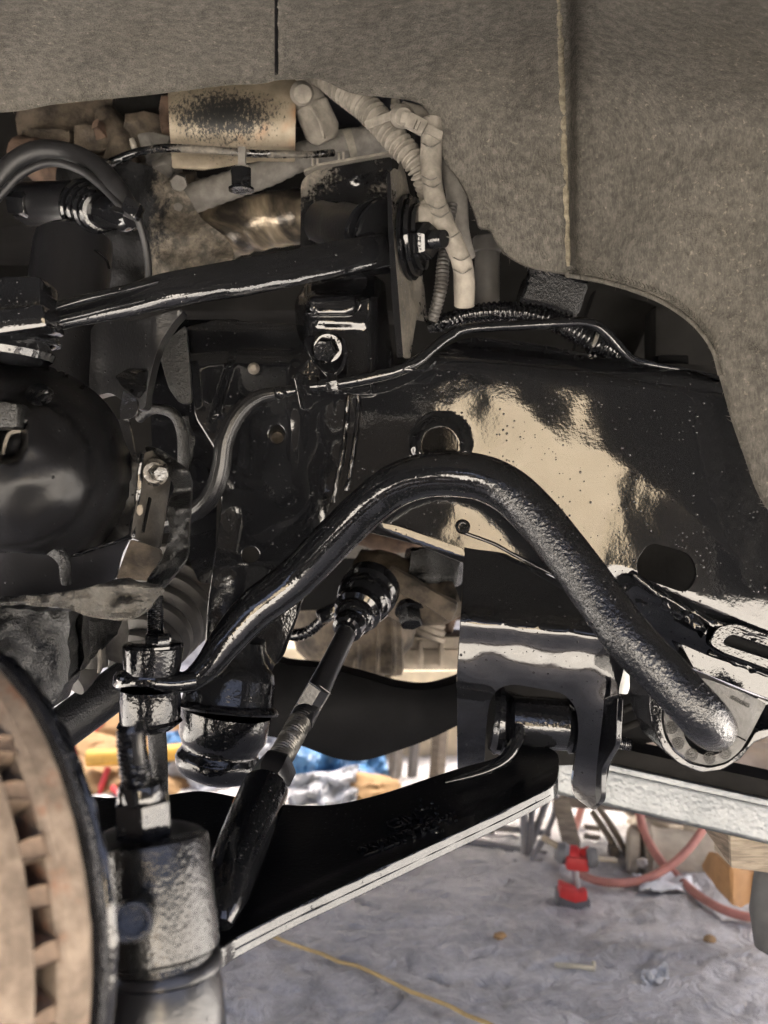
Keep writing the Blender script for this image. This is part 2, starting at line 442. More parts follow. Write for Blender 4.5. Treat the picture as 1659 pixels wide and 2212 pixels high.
def panel_mat():
    s = N('sandy_reflection_panel'); n = s.noise(2.2, 5, .6)
    c = s.mix(s.ramp(n, .3, .7), (.46, .39, .28), (.58, .50, .375)); s.bump(s.noise(50, 4), .3, .005); return s.done(c, .95, 0, .2)
def silver():
    s = N('hammered_silver_paint'); d = s.vor(230, feat='SMOOTH_F1'); s.bump(d, .36, .0022); s.bump(s.noise(420, 2), .25, .001)
    c = s.mix(s.ramp(s.noise(18, 4), .3, .7), (.14, .15, .155), (.20, .21, .215)); return s.done(c, .36, .3, .5)
def rotor_mat(name, a, b, r_, k):
    s = N(name); f = s.ramp(s.noise(60, 6, .7), .35, .65); c = s.mix(f, a, b)
    c = s.mix(s.ramp(s.math('ADD', s.noise(24, 5, .6), s.math('MULTIPLY', s.noise(200, 2), .2)), k, k+.12), c, r_)
    s.bump(s.noise(260, 4, .65), .5, .0015); s.bump(s.noise(50, 3), .4, .003); return s.done(c, .8, .1, .3)
def wood(name, a, b):
    s = N(name); f = s.noise(30, 5, .6, stretch=((1, 1, 9), (0, .12, .3)), dist=.8); c = s.mix(s.ramp(f, .35, .65), a, b)
    s.bump(f, .4, .003); return s.done(c, .8, 0, .25)
def plain(name, col, ro=.6, var=.2, spec=.4, sc=20, bump=.2, metal=0): return dull(name, col, ro, var, sc, bump, 160, spec=spec, metal=metal)
M['floor'] = floor_mat(); M['silver'] = silver()
M['rotor'] = rotor_mat('brown_rotor_iron', (.085, .064, .046), (.165, .128, .095), (.135, .072, .044), .60)
M['vane'] = rotor_mat('rusty_rotor_vanes', (.07, .048, .033), (.13, .092, .064), (.16, .06, .028), .60)
M['wood'] = wood('pale_cut_timber', (.125, .103, .077), (.215, .18, .138)); M['wooddk'] = wood('darker_side_timber', (.055, .043, .032), (.13, .10, .075))
# ------------------------------------------------------------------ ground, yard and the truck shell that shades the scene
def axis(lo, hi, st, far):
    a = [lo+st*i for i in range(int((hi-lo)/st)+1)]; g = st
    while a[-1] < far: g *= 1.35; a.append(a[-1]+g)
    g = st; b = []
    x = lo
    while x > -far: g *= 1.35; x -= g; b.append(x)
    return b[::-1]+a
gx = axis(-.75, 1.15, .0095, 90); gy = axis(.85, 2.75, .0095, 90)
def ground_h(x, y):
    k = sst(.3, .8, y)*(1-sst(2.6, 3.2, y))*(1-sst(1.1, 1.6, abs(x-.2)))
    if k <= 0: return 0.0
    h = .010*noise.noise(Vector((x*4.0, y*4.0, 1)))+.006*noise.noise(Vector((x*12, y*10, 4)))
    q = noise.noise(Vector((x*9+2*noise.noise(Vector((x*3, y*3, 7))), y*13, 9)))
    h += -.011*max(0, .55-abs(q)*4)+.006*noise.noise(Vector((x*38, y*30, 2)))
    v = noise.noise(Vector((x*7, y*22, 20))); h += .007*max(0, v-.1)
    return h*k
vs = []; W_ = len(gx)
for y in gy:
    for x in gx: vs.append(Vector((x, y, ground_h(x, y))))
fs = [(j*W_+i, j*W_+i+1, j*W_+W_+i+1, j*W_+W_+i) for j in range(len(gy)-1) for i in range(W_-1)]
g = obj('ground', (vs, fs), M['floor'], ang=180); tag(g, 'dusty dark grey shop floor scuffed with tyre marks', 'floor', kind='structure')
def slab(name, c, hx, hy, hz, mat, parent=None): return obj(name, boxw(c, (hx, 0, 0), (0, hy, 0), (0, 0, hz), .004), mat, parent)
yd = slab('yard', (0, -20.45, .02), 30, 20, .02, yard_mat()); tag(yd, 'sunlit pale concrete yard in front of the open bay', 'yard', kind='structure')
rpan = slab('beige_reflection_panel', (.45, -5.6, .78), .60, .1, .78, panel_mat()); tag(rpan, 'added sandy panel behind the lens for the beige reflection', 'wall', kind='structure')  # unseen panel added so the frame rail mirrors a beige patch
rscr = slab('dark_reflection_screen', (0, -5.9, .9), 14, .05, .9, dull('near_black_screen', (.007, .006, .005), .9, spec=.05)); tag(rscr, 'added near-black screen darkening reflections around the sandy panel', 'fence', kind='structure')  # unseen screen added to keep reflections beside the beige patch black
bw = slab('sun_shade_wall', (0, 4.6, 2.6), 9, .1, 2.6, dull('grey_shade_wall', (.42, .40, .37), .9)); tag(bw, 'added grey wall shading the piled sacks from the sun', 'wall', kind='structure')  # wall added to keep direct sun off the sacks
tb = thing('truck_body', 'dark painted truck body around the wheel arch', 'truck body', (0, .2, .5))
M['body'] = plain('dark_truck_paint', (.006, .006, .007), .35, .1)
def arch(n=40):
    o = []
    for k in range(n+1):
        a = math.pi*k/n; c, s_ = math.cos(a), math.sin(a)
        o.append((-.04+.47*math.copysign(abs(c)**.32, c), .56+.315*abs(s_)**.32))
    return o
ar = arch(); ap = [(-.04+.47, -.0)]
vs = []; fs = []
outer = []
for (x, z) in ar:
    t = math.atan2(z-.56, x+.04); k = 1/max(abs(math.cos(t))/1.0, abs(math.sin(t))/.68, .02); outer.append((-.04+math.cos(t)*k, .56+math.sin(t)*k))
n_ = len(ar)
for yy in (.16, .185):
    for (x, z) in ar: vs.append(Vector((x, yy, z)))
    for (x, z) in outer: vs.append(Vector((x, yy, z)))
for i in range(n_-1):
    a = 2*n_
    fs += [(i, i+1, n_+i+1, n_+i), (a+i, a+n_+i, a+n_+i+1, a+i+1), (i, a+i, a+i+1, i+1), (n_+i, n_+i+1, a+n_+i+1, a+n_+i)]
obj('fender', (vs, fs), M['body'], tb)
slab('hood', (0, 1.28, 1.25), 1.05, 1.13, .015, M['body'], tb)
slab('nose_panel', (-1.02, 1.25, .98), .015, 1.05, .25, M['body'], tb)
slab('firewall', (1.04, 1.25, .98), .015, 1.05, .25, M['dark'], tb)
slab('far_side_panel', (0, 2.40, .97), 1.02, .012, .26, M['body'], tb)
slab('inner_bulkhead', (.1, 1.62, 1.01), .85, .01, .22, M['dark'], tb)
slab('side_light_block', (-.86, 1.55, .89), .012, .72, .33, M['dark'], tb)  # this and the next panel are added to keep side light out
slab('side_light_block', (.90, 1.62, .89), .012, .66, .33, M['dark'], tb)
# ------------------------------------------------------------------ felt wheel-arch liner
def liner_d(x, y):
    d = .88-.36*(1-sst(-420, 330, y))-.10*max(0, (x-1225)/434)**1.2 if True else 0
    d -= .05*(1-sst(-100, 260, y))
    d -= -.03*sst(1226, 1250, x)*(1-sst(1250, 1500, x))
    d -= .014*sst(594, 599, x)*(1-sst(130, 190, y))*(1-sst(600, 900, x))
    d += .012*noise.noise(Vector((x/170, y/170, 3)))+.0022*noise.noise(Vector((x/26, y/26, 8)))
    if x > 1240:  # rolled lip along the lower edge
        pass
    return d
lin = [(-300, 245), (0, 238), (120, 220), (330, 199), (480, 180), (560, 176), (600, 168), (640, 166), (690, 166), (760, 196), (840, 206), (900, 216), (925, 240), (940, 290), (960, 345), (990, 385), (1012, 425), (1026, 462), (1036, 490), (1060, 495), (1072, 520), (1100, 553), (1150, 577), (1230, 592), (1300, 606), (1370, 626), (1440, 656), (1500, 700), (1538, 752), (1560, 820), (1584, 905), (1612, 985), (1640, 1062), (1680, 1125), (1760, 1230), (1900, 1330), (2150, 1330), (2150, -420), (-300, -420)]
edge = cr(lin[:36], 5.0)
def fuzzy(p):
    return (p[0]+2.2*noise.noise(Vector((p[0]/5, p[1]/5, 1))), p[1]+2.2*noise.noise(Vector((p[0]/5, p[1]/5, 5))))
out = [fuzzy(p) for p in edge]+rnd(lin[36:], 0, 30)[:-1]
LN = thing('wheel_arch_liner', 'grey brown felt wheel arch liner curving over the suspension', 'wheel liner', P(1300, 600, .86))
obj('felt_panel', plate(edge+[(2150, 1330), (2150, -420), (-300, -420)], liner_d, .005, step=9, jit=.3), M['felt'], LN, ang=70)
M['seam'] = dull('ridge_highlight_felt', (.135, .118, .085), .95, .35, 200, .8, 420)  # the ridge's highlight is put into this paler felt colour
obj('raised_seam', rough(tube([(1208+.03*y, y, liner_d(1208+.03*y, y)+.001, 7.5) for y in range(-40, 571, 30)]+[(1226, 574, liner_d(1226, 574), 5)], 6, 12, squash=.55, rough=.12), .0007, 130), M['seam'], LN)
obj('panel_step', tube([(597, y, liner_d(604, y)+.002, 4) for y in range(-60, 161, 20)], 6, 8, squash=.5), M['matte'], LN)
# loose fibres along the cut edge
vs = []; fs = []
for i in range(900):
    p = random.choice(edge[60:]); x, y = p[0]+random.uniform(-4, 4), p[1]+random.uniform(-10, 3)
    d = liner_d(x, y)-random.uniform(0, .004); a = P(x, y, d); l = random.uniform(.002, .007)
    dr = Vector((random.uniform(-1, .5), random.uniform(-1, .2), random.uniform(-1.2, .4))).normalized()*l; sd_ = Vector((.00016, 0, .00016)); m_ = a+dr*.5+Vector((random.uniform(-1, 1), 0, random.uniform(-1, 1)))*.0007
    o = len(vs); vs += [a-sd_, a+sd_, m_-sd_, m_+sd_, a+dr]; fs += [(o, o+1, o+3, o+2), (o+2, o+3, o+4)]
fb = obj('edge_fibres', (vs, fs), M['felt'], LN); fb['kind'] = 'stuff'
# stitched hem: two rows of slanted stitches
hem = cr([(1232, 590), (1300, 603), (1370, 622), (1440, 650), (1496, 694), (1530, 742), (1545, 790)], 8)
bm_st = []
for i in range(len(hem)-1):
    a, b = Vector(hem[i]), Vector(hem[i+1]); t = (b-a).normalized(); nn = Vector((t.y, -t.x))
    for off, sl in ((5, 4), (12, -4)):
        m0 = a+nn*(off-3)-t*sl; m1 = a+nn*(off+3)+t*sl
        bm_st.append(tube([(m0.x, m0.y, liner_d(*m0)-.0014, 1.6), (m1.x, m1.y, liner_d(*m1)-.0014, 1.6)], 6, 5))
st = obj('stitching', bm_st, M['felt'], LN); st['kind'] = 'stuff'
lip = [(x, y, liner_d(x, y)-.001, 5.5) for x, y in cr([(1225, 594), (1300, 607), (1370, 627), (1440, 657), (1500, 701), (1539, 753), (1556, 810)], 14)]
obj('hem_roll', tube(lip, 8, 10), M['felt'], LN)
# ------------------------------------------------------------------ frame rail
def frame_d(x, y):
    d = .872-.02*(x-750)/900
    d += .10*(1-sst(735, 815, y+.10*(1100-x)*(x < 1100)-.12*(x-1100)*(x > 1100)))**2*.35     # rolls back at the top flange
    r = math.hypot(x-950, y-962); d -= .006*(1-sst(50, 66, r))                      # collar pressed forward
    d += .034*sst(-25, 130, y-(1302+.42*(x-1470)))*sst(1300, 1372, x)
    d -= .0020*math.exp(-((x-1320)/115)**2-((y-815)/85)**2)
    d += .0009*noise.noise(Vector((x/170, y/170, 2)))+.00012*noise.noise(Vector((x/45, y/45, 6)))
    return d
FR = thing('frame_rail', 'glossy black truck frame rail with round hole and rounded slot', 'frame rail', P(1250, 1250, .87))
fo = rnd([(752, 852, 4), (800, 826), (860, 806), (905, 790), (955, 752, 30), (1008, 728, 30), (1100, 733, 40), (1200, 750), (1300, 770), (1400, 785), (1500, 800), (1570, 830), (1605, 905), (1660, 1080), (1850, 1160), (1850, 1590), (1659, 1510), (1540, 1462), (1440, 1420), (1330, 1360), (1285, 1290), (1240, 1254), (1120, 1225), (1005, 1190), (900, 1158), (800, 1136), (700, 1120, 4), (716, 1088, 4), (740, 960)], 16)
slot = rnd([(1374, 1212), (1402, 1170), (1492, 1196), (1509, 1240), (1484, 1283), (1378, 1245)], 24, 5)
obj('web', plate(fo, frame_d, .006, [circ(950, 962, 40, 41, 34), slot], 8.5), M['frame'], FR, bev=.0012, ang=45)
obj('hole_collar', lathe((950, 962, .874), (950, 962, .868+.0), [(0, 57), (.4, 58), (1, 50), (1, 41), (0, 40.5)], 40), M['frame'], FR)
obj('hole_tube', lathe((952, 962, .878), (957, 961, .93), [(0, 43), (1, 42), (1, 40), (0, 40.5)], 36), M['matte'], FR)
obj('inner_web', plate(rnd([(770, 760), (1560, 790), (1850, 1180), (1850, 1460), (1000, 1170), (760, 1100)], 20), lambda x, y: .965, .006, (), 60), M['dark'], FR)
obj('weld_nut', lathe((930, 975, .95), (930, 978, .962), [(0, 22), (.8, 24), (1, 20)], 20), M['rust'], FR)
def weld(pts, r, mat, par, name='weld_bead', amp=.35, seed=0):
    g = rough(tube([(p[0], p[1], p[2], r) for p in pts], 4, 14, rough=amp, seed=seed), .0009*amp/.35, 120, seed); return obj(name, g, mat, par, ang=60)
weld([(752, 856, .867), (745, 930, .867), (736, 990, .867), (718, 1085, .867)], 5.5, M['paint'], FR)
weld([(775, 850, .867), (769, 925, .866), (758, 1000, .866), (748, 1060, .866)], 4.5, M['paint'], FR, seed=3)
weld([(1368, 1240, .852), (1420, 1282, .85), (1475, 1312, .848), (1540, 1345, .846), (1600, 1362, .845), (1700, 1392, .845)], 9, M['speck'], FR, seed=5)
weld([(1430, 1300, .848), (1480, 1330, .846), (1525, 1365, .845)], 13, M['speck'], FR, amp=.8, seed=8)
# lower flange lip, left part
obj('lower_flange', plate(rnd([(770, 1118), (860, 1136), (1004, 1186), (1004, 1218), (900, 1176), (780, 1146)], 8), lambda x, y: .862-.012*sst(1130, 1200, y-.35*(x-800)), .03, (), 8), M['frame'], FR, bev=.002)
# right-hand reinforcement with slot, and the ledges under it
rein = rnd([(1528, 1392), (1548, 1352), (1590, 1344), (1640, 1362), (1800, 1416), (1800, 1500), (1660, 1448), (1560, 1412)], 16, 5)
obj('reinforcement', plate(rein, lambda x, y: .842, .012, [rnd([(1560, 1388), (1580, 1372), (1720, 1420), (1720, 1440), (1600, 1402)], 12, 5)], 7), M['speck'], FR, bev=.0018)
obj('reinforcement_back', plate(rein, lambda x, y: .856, .004, (), 12), M['matte'], FR)
obj('ledge', plate(rnd([(1470, 1390), (1535, 1418), (1820, 1512), (1820, 1575), (1640, 1502), (1500, 1446)], 8), lambda x, y: .838+.0, .03, (), 10), M['paint'], FR, bev=.003)
obj('lower_ledge', plate(rnd([(1500, 1448), (1545, 1470), (1660, 1516), (1820, 1570), (1820, 1600), (1650, 1535), (1530, 1480)], 6), lambda x, y: .815, .03, (), 10), M['speck'], FR, bev=.002)
weld([(1530, 1408, .84), (1600, 1438, .84), (1700, 1475, .84)], 7, M['speck'], FR, amp=.6, seed=12)
# ------------------------------------------------------------------ lower control arm bracket
def br_d(x, y):
    e = 1335+.10*(x-1000)
    t = y-e
    d = .826+.044*max(0, min(1, -t/170))**.9 if t < 0 else .826
    d += .03*sst(60, 340, t)+.035*sst(1470, 1650, y)*(1-sst(1050, 1075, x))-.004*math.exp(-((t-8)/30)**2)
    d -= .012*sst(1215, 1330, x)*sst(1420, 1640, y)
    d += .0012*noise.noise(Vector((x/70, y/70, 4)))
    return d
BR = thing('control_arm_bracket', 'black welded pocket bracket holding the lower arm bushing', 'bracket', P(1160, 1740, .83))
bo = rnd([(1004, 1160, 5), (1030, 1163), (1112, 1206), (1236, 1268), (1300, 1362), (1352, 1412), (1348, 1445), (1337, 1490), (1335, 1600), (1317, 1655), (1302, 1735), (1284, 1753), (1240, 1722), (1236, 1690), (1250, 1580), (1246, 1530, 24), (1218, 1497, 24), (1110, 1478, 14), (1076, 1486, 18), (1057, 1515, 16), (1050, 1575), (1046, 1662, 4), (989, 1664, 4), (987, 1470), (998, 1300)], 12)
obj('face_plate', plate(bo, br_d, .006, (), 7.5), M['frame'], BR, bev=.0015, ang=45)
obj('right_cheek', plate(rnd([(1240, 1540), (1262, 1520), (1335, 1500), (1330, 1610), (1300, 1660), (1298, 1730), (1280, 1748), (1245, 1720)], 10), plane3((1240, 1600, .90), (1330, 1600, .80), (1240, 1700, .90)), .005, (), 10, ext=(1, .3, 0)), M['frame'], BR, bev=.002)
obj('back_plate', plate(rnd([(992, 1440), (1330, 1440), (1330, 1650), (992, 1660)], 5), lambda x, y: .965, .005, (), 30), M['dark'], BR)
weld([(1000, 1150, .862), (1060, 1172, .861), (1120, 1203, .858), (1236, 1262, .846)], 4, M['frame'], BR, amp=.15)
obj('drain_ring', lathe((1000, 1138, .862), (1000, 1138, .856), [(0, 16), (.6, 16), (1, 13), (1, 9), (.2, 8)], 24), M['frame'], BR)
obj('pivot_bolt', tube([(1305, 1600, .845, 15), (1330, 1603, .845, 15), (1362, 1608, .845, 14)], 4, 20, thread=(.0018, .12)), M['speck'], BR)
# ------------------------------------------------------------------ sway bar
SB = thing('sway_bar', 'thick glossy black sway bar bent over the frame rail', 'sway bar', P(985, 1075, .74))
sbp = [(398, 1478, .785, 24), (425, 1462, .785, 27), (455, 1432, .787, 32), (490, 1385, .79, 38), (550, 1318, .795, 44), (640, 1247, .80, 45.5), (735, 1150, .79, 45.5), (808, 1082, .775, 46), (860, 1046, .765, 47.5), (920, 1027, .755, 48.5), (985, 1024, .745, 49.5), (1050, 1035, .738, 50), (1110, 1068, .73, 50.5), (1165, 1123, .722, 51), (1225, 1198, .712, 52), (1290, 1285, .70, 53), (1360, 1380, .685, 54), (1434, 1457, .676, 54), (1490, 1517, .67, 54), (1522, 1552, .674, 54), (1536, 1568, .692, 52), (1543, 1574, .73, 49), (1549, 1578, .80, 45)]
obj('bar', tube(sbp, 5, 36, rough=.012), M['sway'], SB, ang=80)
eye = lathe((325, 1452, .79), (323, 1492, .786), [(0, 60), (.04, 72), (.25, 77), (.75, 78), (.95, 74), (1, 62)], 44)
obj('eye_end', [eye, rough(tube([(330, 1474, .765, 20), (370, 1476, .772, 22), (415, 1470, .78, 25)], 5, 16), .001, 60)], M['bar'], SB)
# bushing with clamp
BU = thing('sway_bar_bushing', 'grey rubber sway bar bushing in a black steel clamp', 'bushing', P(1530, 1660, .74))
bfo = [(1437, 1530), (1434, 1556), (1441, 1590), (1459, 1620), (1492, 1645), (1532, 1655), (1570, 1646), (1600, 1622), (1625, 1580), (1640, 1550), (1656, 1521), (1640, 1512), (1600, 1494), (1548, 1474), (1520, 1464), (1470, 1470), (1448, 1496)]
M['bush'] = dull('dusty_grey_rubber', (.055, .053, .049), .5, .25, 50, .6, 420, spec=.5)
obj('rubber', plate(rnd(bfo, 14, 5), lambda x, y: .725+.004*sst(90, 112, math.hypot(x-1530, y-1556)), .075, [circ(1532, 1572, 56, 60, 36)], 6), M['bush'], BU, bev=.003)
strap = [(1402, 1470), (1403, 1528), (1410, 1570), (1432, 1618), (1466, 1650), (1514, 1669), (1560, 1664), (1600, 1640), (1628, 1605), (1659, 1592), (1760, 1560), (1760, 1545), (1655, 1575), (1632, 1578), (1612, 1612), (1570, 1648), (1532, 1658), (1490, 1648), (1456, 1622), (1438, 1592), (1430, 1556), (1432, 1520), (1440, 1470)]
obj('clamp', plate(rnd(strap, 10, 5), lambda x, y: .73+.006*math.sin(x/30), .06, (), 6), M['speck'], BU, bev=.0025)
obj('seam', tube([(1579, 1583, .7245, 1.6), (1611, 1600, .7245, 1.6)], 5, 6), M['matte'], BU)
M['ink'] = dull('stamped_rubber', (.035, .033, .03), .6, .2, 40, .2)
for i, (x, y, tx) in enumerate(((1450.5, 1572, '22'), (1465, 1606, '02'), (1495, 1630, '9'), (1533, 1637, '05'), (1567, 1627, '4'))):
    c = P(x, y, .7242); q = []
    for r in (12.5, 7.6):
        ro_ = r*.724/FX; q.append(sweepw([c+Vector((math.cos(a)*ro_, 0, math.sin(a)*ro_)) for a in [2*math.pi*k/24 for k in range(25)]], [.00024]*25, 5))
    for k in range(12):
        a = 2*math.pi*k/12; u = Vector((math.cos(a), 0, math.sin(a)))*.724/FX
        q.append(sweepw([c+u*8.4, c+u*11.4], [.00022]*2, 4))
    sm_ = obj('date_stamp', q, M['ink'], BU, smooth=False)
    an = math.radians(200-i*38)
    text(tx, c, (math.cos(an), 0, math.sin(an)), (-math.sin(an), 0, math.cos(an)), .0042, .0003, 'stamp_number', M['ink'], sm_)
text('5803299', P(1600, 1516, .7242), (-.89, 0, .45), (-.45, 0, -.89), .0042, .0003, 'part_number', M['ink'], BU, arc=.05)
# ------------------------------------------------------------------ frame outrigger (left of the seam)
TW = thing('frame_crossmember', 'black crossmember panel with round holes behind the brake hose', 'crossmember', P(600, 1440, .9))
def tw_d(x, y):
    d = .905-.03*sst(500, 760, x)+.05*(1-sst(690, 790, y))*.5
    d -= .0045*sst(498, 512, x+.3*(y-760)*(y < 900))*sst(752, 764, y)*(1-sst(625, 650, x))*(1-sst(840, 1080, y))
    d += .0018*noise.noise(Vector((x/90, y/90, 12)))
    return d
two = rnd([(398, 706), (470, 690), (645, 700), (760, 852), (742, 955), (716, 1090), (668, 1260), (612, 1420), (560, 1470), (438, 1470), (448, 1300), (478, 1090), (470, 980), (420, 900), (410, 780)], 14)
obj('panel', plate(two, tw_d, .005, [circ(598, 938, 17.5, 20, 24), circ(541, 1198, 18.5, 17, 24)], 8.5), M['frame'], TW, bev=.0012)
obj('panel_back', plate(rnd([(480, 700), (740, 860), (640, 1300), (460, 1400)], 10), lambda x, y: .97, .004, (), 30), M['dark'], TW)
obj('rear_plate', plate(rnd([(318, 690), (520, 690), (530, 1260), (430, 1260), (330, 1010)], 10), lambda x, y: .975, .005, (), 20), M['frame'], TW)
obj('hole_plug', lathe((600, 945, .925), (599, 945, .915), [(0, 14), (.5, 17), (1, 12)], 20), M['tandark'], TW)
obj('rivet', lathe((548, 796, .893), (547, 795, .887), [(0, 13), (.5, 12), (1, 6)], 20), M['dusty'], TW)
obj('left_flange', plate(rnd([(343, 764), (362, 735), (402, 700), (408, 770), (414, 850), (412, 872), (388, 872), (364, 838)], 12), lambda x, y: .875, .006, (), 6), M['cast'], TW, bev=.0015)
obj('hook_ring', tube([(300, 905, .88, 10), (330, 884, .87, 11), (372, 892, .865, 12), (392, 930, .865, 12), (396, 990, .87, 13), (392, 1040, .88, 13)], 5, 14), M['cast'], TW)
obj('flange_edge', rough(tube([(398, 900, .885, 12), (406, 960, .885, 14), (400, 1015, .885, 12)], 4, 14, rough=.5), .001, 90), M['grit'], TW)
# ------------------------------------------------------------------ upper arm mount
UB = thing('upper_arm_mount', 'black upper control arm mount with oval pressing and dusty ears', 'arm mount', P(740, 850, .9))
def box_d(x, y):
    d = .872+.03*(1-sst(598, 650, y))-.012*sst(700, 850, y)
    q = max(abs((x-717)+.12*(y-655))/55, abs(y-655)/25); e = math.hypot(max(0, abs((x-717))-30)/26, (y-655)/26)
    d -= .0075*(1-sst(.75, 1.12, e))
    d += .05*sst(792, 850, x+.0*(y-700))**1.5
    d += .04*(1-sst(632, 668, x))
    d -= .0030*math.exp(-((y-694-.05*(x-740))/13)**2)*sst(672, 690, x)*(1-sst(785, 800, x))
    d -= .0042*math.exp(-((x-812)/30)**2-((y-640)/46)**2)
    d += .0009*noise.noise(Vector((x/40, y/40, 3)))
    return d
ubo = rnd([(636, 650, 20), (662, 607, 30), (800, 588, 40), (832, 608), (842, 720), (862, 850), (770, 852), (735, 848), (660, 760), (640, 715)], 12)
obj('tower_box', plate(ubo, box_d, .006, (), 6), M['paint'], UB, bev=.0015, ang=50)
obj('back_ear', plate(rnd([(650, 396), (664, 376, 14), (690, 364), (846, 338), (848, 540), (648, 560)], 8), lambda x, y: .985-.006*math.exp(-((x-770)**2+(y-378)**2)/180), .006, (), 9), M['dusty2'], UB, bev=.0015)
obj('back_ear_flange', plate(rnd([(655, 372), (690, 358), (848, 331), (852, 342), (692, 369), (664, 386)], 4), plane3((660, 372, .985), (850, 336, .985), (700, 350, .93)), .003, (), 8, ext=(0, .3, 1)), M['tan'], UB, bev=.001)
eard = plane3((842, 400, .835), (925, 560, .93), (842, 700, .835))
M['ear'] = paint('dust_coated_black_paint', peel=.2, specks=.2, dust=.95, ro=.15, dustcol=(.12, .107, .088))
obj('side_ear', plate(rnd([(842, 372), (852, 362), (859, 368), (864, 345), (874, 372), (886, 430), (899, 515), (914, 615), (922, 694), (897, 688), (890, 730), (884, 772), (870, 772), (858, 630), (846, 480)], 4, 5), eard, .006, (), 7, ext=(.2, 1, 0)), M['ear'], UB, bev=.001)
obj('side_ear_front', plate(rnd([(836, 378), (843, 370), (848, 480), (860, 630), (871, 770), (858, 772), (846, 640), (838, 490)], 3, 5), lambda x, y: .832, .012, (), 6), M['paint'], UB, bev=.0015)
EN_ = Vector((.95, -.30, 0)).normalized(); EC = P(878, 514, .878)
for i, r in enumerate((.0375, .034, .029)):
    obj('alignment_washer', lathew(EC+EN_*(.001+.0055*i), EC+EN_*(.0055+.0055*i), [(0, r-.002), (.1, r), (.9, r), (1, r-.002)], 44), M['paint'], UB)
obj('pivot_nut', [hexp((897, 520, .862), (934, 521, .852), 40), lathe((889, 519, .864), (898, 520, .861), [(0, 47), (1, 47)], 32)], M['paint'], UB)
obj('pivot_thread', tube([(928, 518, .854, 20), (944, 517, .85, 20), (960, 516, .845, 19.5)], 3, 24, thread=(.0016, .10)), M['paint'], UB)
# ------------------------------------------------------------------ upper control arm
UA = thing('upper_control_arm', 'long black forged upper control arm with a bright lower edge', 'control arm', P(400, 700, .8))
uac = [(40, 694, .72, 27), (100, 690, .73, 28), (180, 673, .745, 30), (260, 655, .76, 33), (340, 634, .775, 36), (430, 616, .79, 38), (520, 601, .81, 39), (620, 582, .83, 38), (720, 562, .85, 37), (800, 547, .865, 36), (830, 542, .87, 34)]
q = cr(uac, 6); cs = [P(*p[:3]) for p in q]; rs = [p[3]*p[2]/FX for p in q]
sect = [(-1.0, -.34), (-.93, .1), (-.82, .72), (-.6, 1.0), (.5, 1.0), (.85, .7), (.85, -.55), (.4, -.98), (-.55, -1.02), (-.68, -.98)]
vs = []; fs = []
for i, c in enumerate(cs):
    t = (cs[min(i+1, len(cs)-1)]-cs[max(0, i-1)]).normalized(); side = t.cross(Vector((0, 0, 1))).normalized()*-1; up = side.cross(t)*-1
    if up.z < 0: up = -up
    if side.y < 0: side = -side
    for (u, v) in sect: vs.append(c+side*u*rs[i]*.8+up*v*rs[i])
m = len(sect)
for i in range(len(cs)-1):
    for k in range(m): fs.append((i*m+k, i*m+(k+1) % m, (i+1)*m+(k+1) % m, (i+1)*m+k))
fs += [tuple(range(m)), tuple((len(cs)-1)*m+k for k in range(m))]
obj('arm', rough((vs, fs), .0006, 40), M['paint'], UA, bev=.002, ang=50)
obj('rib', tube([(62, 682, .70, 12), (120, 663, .715, 11), (200, 641, .73, 10), (280, 622, .748, 8), (340, 608, .765, 4)], 5, 14, rough=.06), M['paint'], UA)
obj('rib', tube([(90, 700, .70, 8), (160, 684, .712, 8), (240, 664, .728, 7), (310, 648, .745, 4)], 5, 14, rough=.06), M['speck'], UA)
obj('pivot_bushing', lathe((690, 478, .945), (812, 512, .885), [(0, 30), (.02, 44), (.35, 46), (.4, 52), (.95, 54), (1, 46)], 40), M['semi'], UA)
for x, r, d in ((806, 82, .89), (826, 80, .882)):
    obj('pivot_washer', lathe((x, 510, d), (x+9, 512, d-.004), [(0, r-6), (.15, r), (.85, r), (1, r-6)], 44), M['paint'], UA)
text('5', P(103, 688, .69), (.97, 0, .22), (-.22, 0, .97), .008, .0006, 'cast_mark', M['paint'], UA)
obj('end_block', [rough(boxw(P(30, 655, .70), (.026, 0, 0), (0, .02, 0), (0, 0, .015), .005), .001, 60), rough(boxw(P(30, 705, .685), (.028, 0, .004), (0, .02, 0), (-.002, 0, .008), .003), .001, 60), boxw(P(82, 690, .69), (.007, 0, .001), (0, .012, 0), (0, 0, .006), .002)], M['paint'], UA)
BJ = thing('upper_ball_joint', 'rounded black ball joint boot under the upper arm end', 'ball joint', P(20, 782, .72))
obj('boot', lathe((22, 716, .72), (14, 790, .72), [(0, 92), (.08, 104), (.3, 100), (.4, 90), (.55, 98), (.75, 94), (.9, 76), (1, 52)], 44), M['paint'], BJ)
obj('boot_clip', lathe((22, 727, .715), (21, 736, .715), [(0, 106), (.5, 109), (1, 106)], 44), M['speck'], BJ)
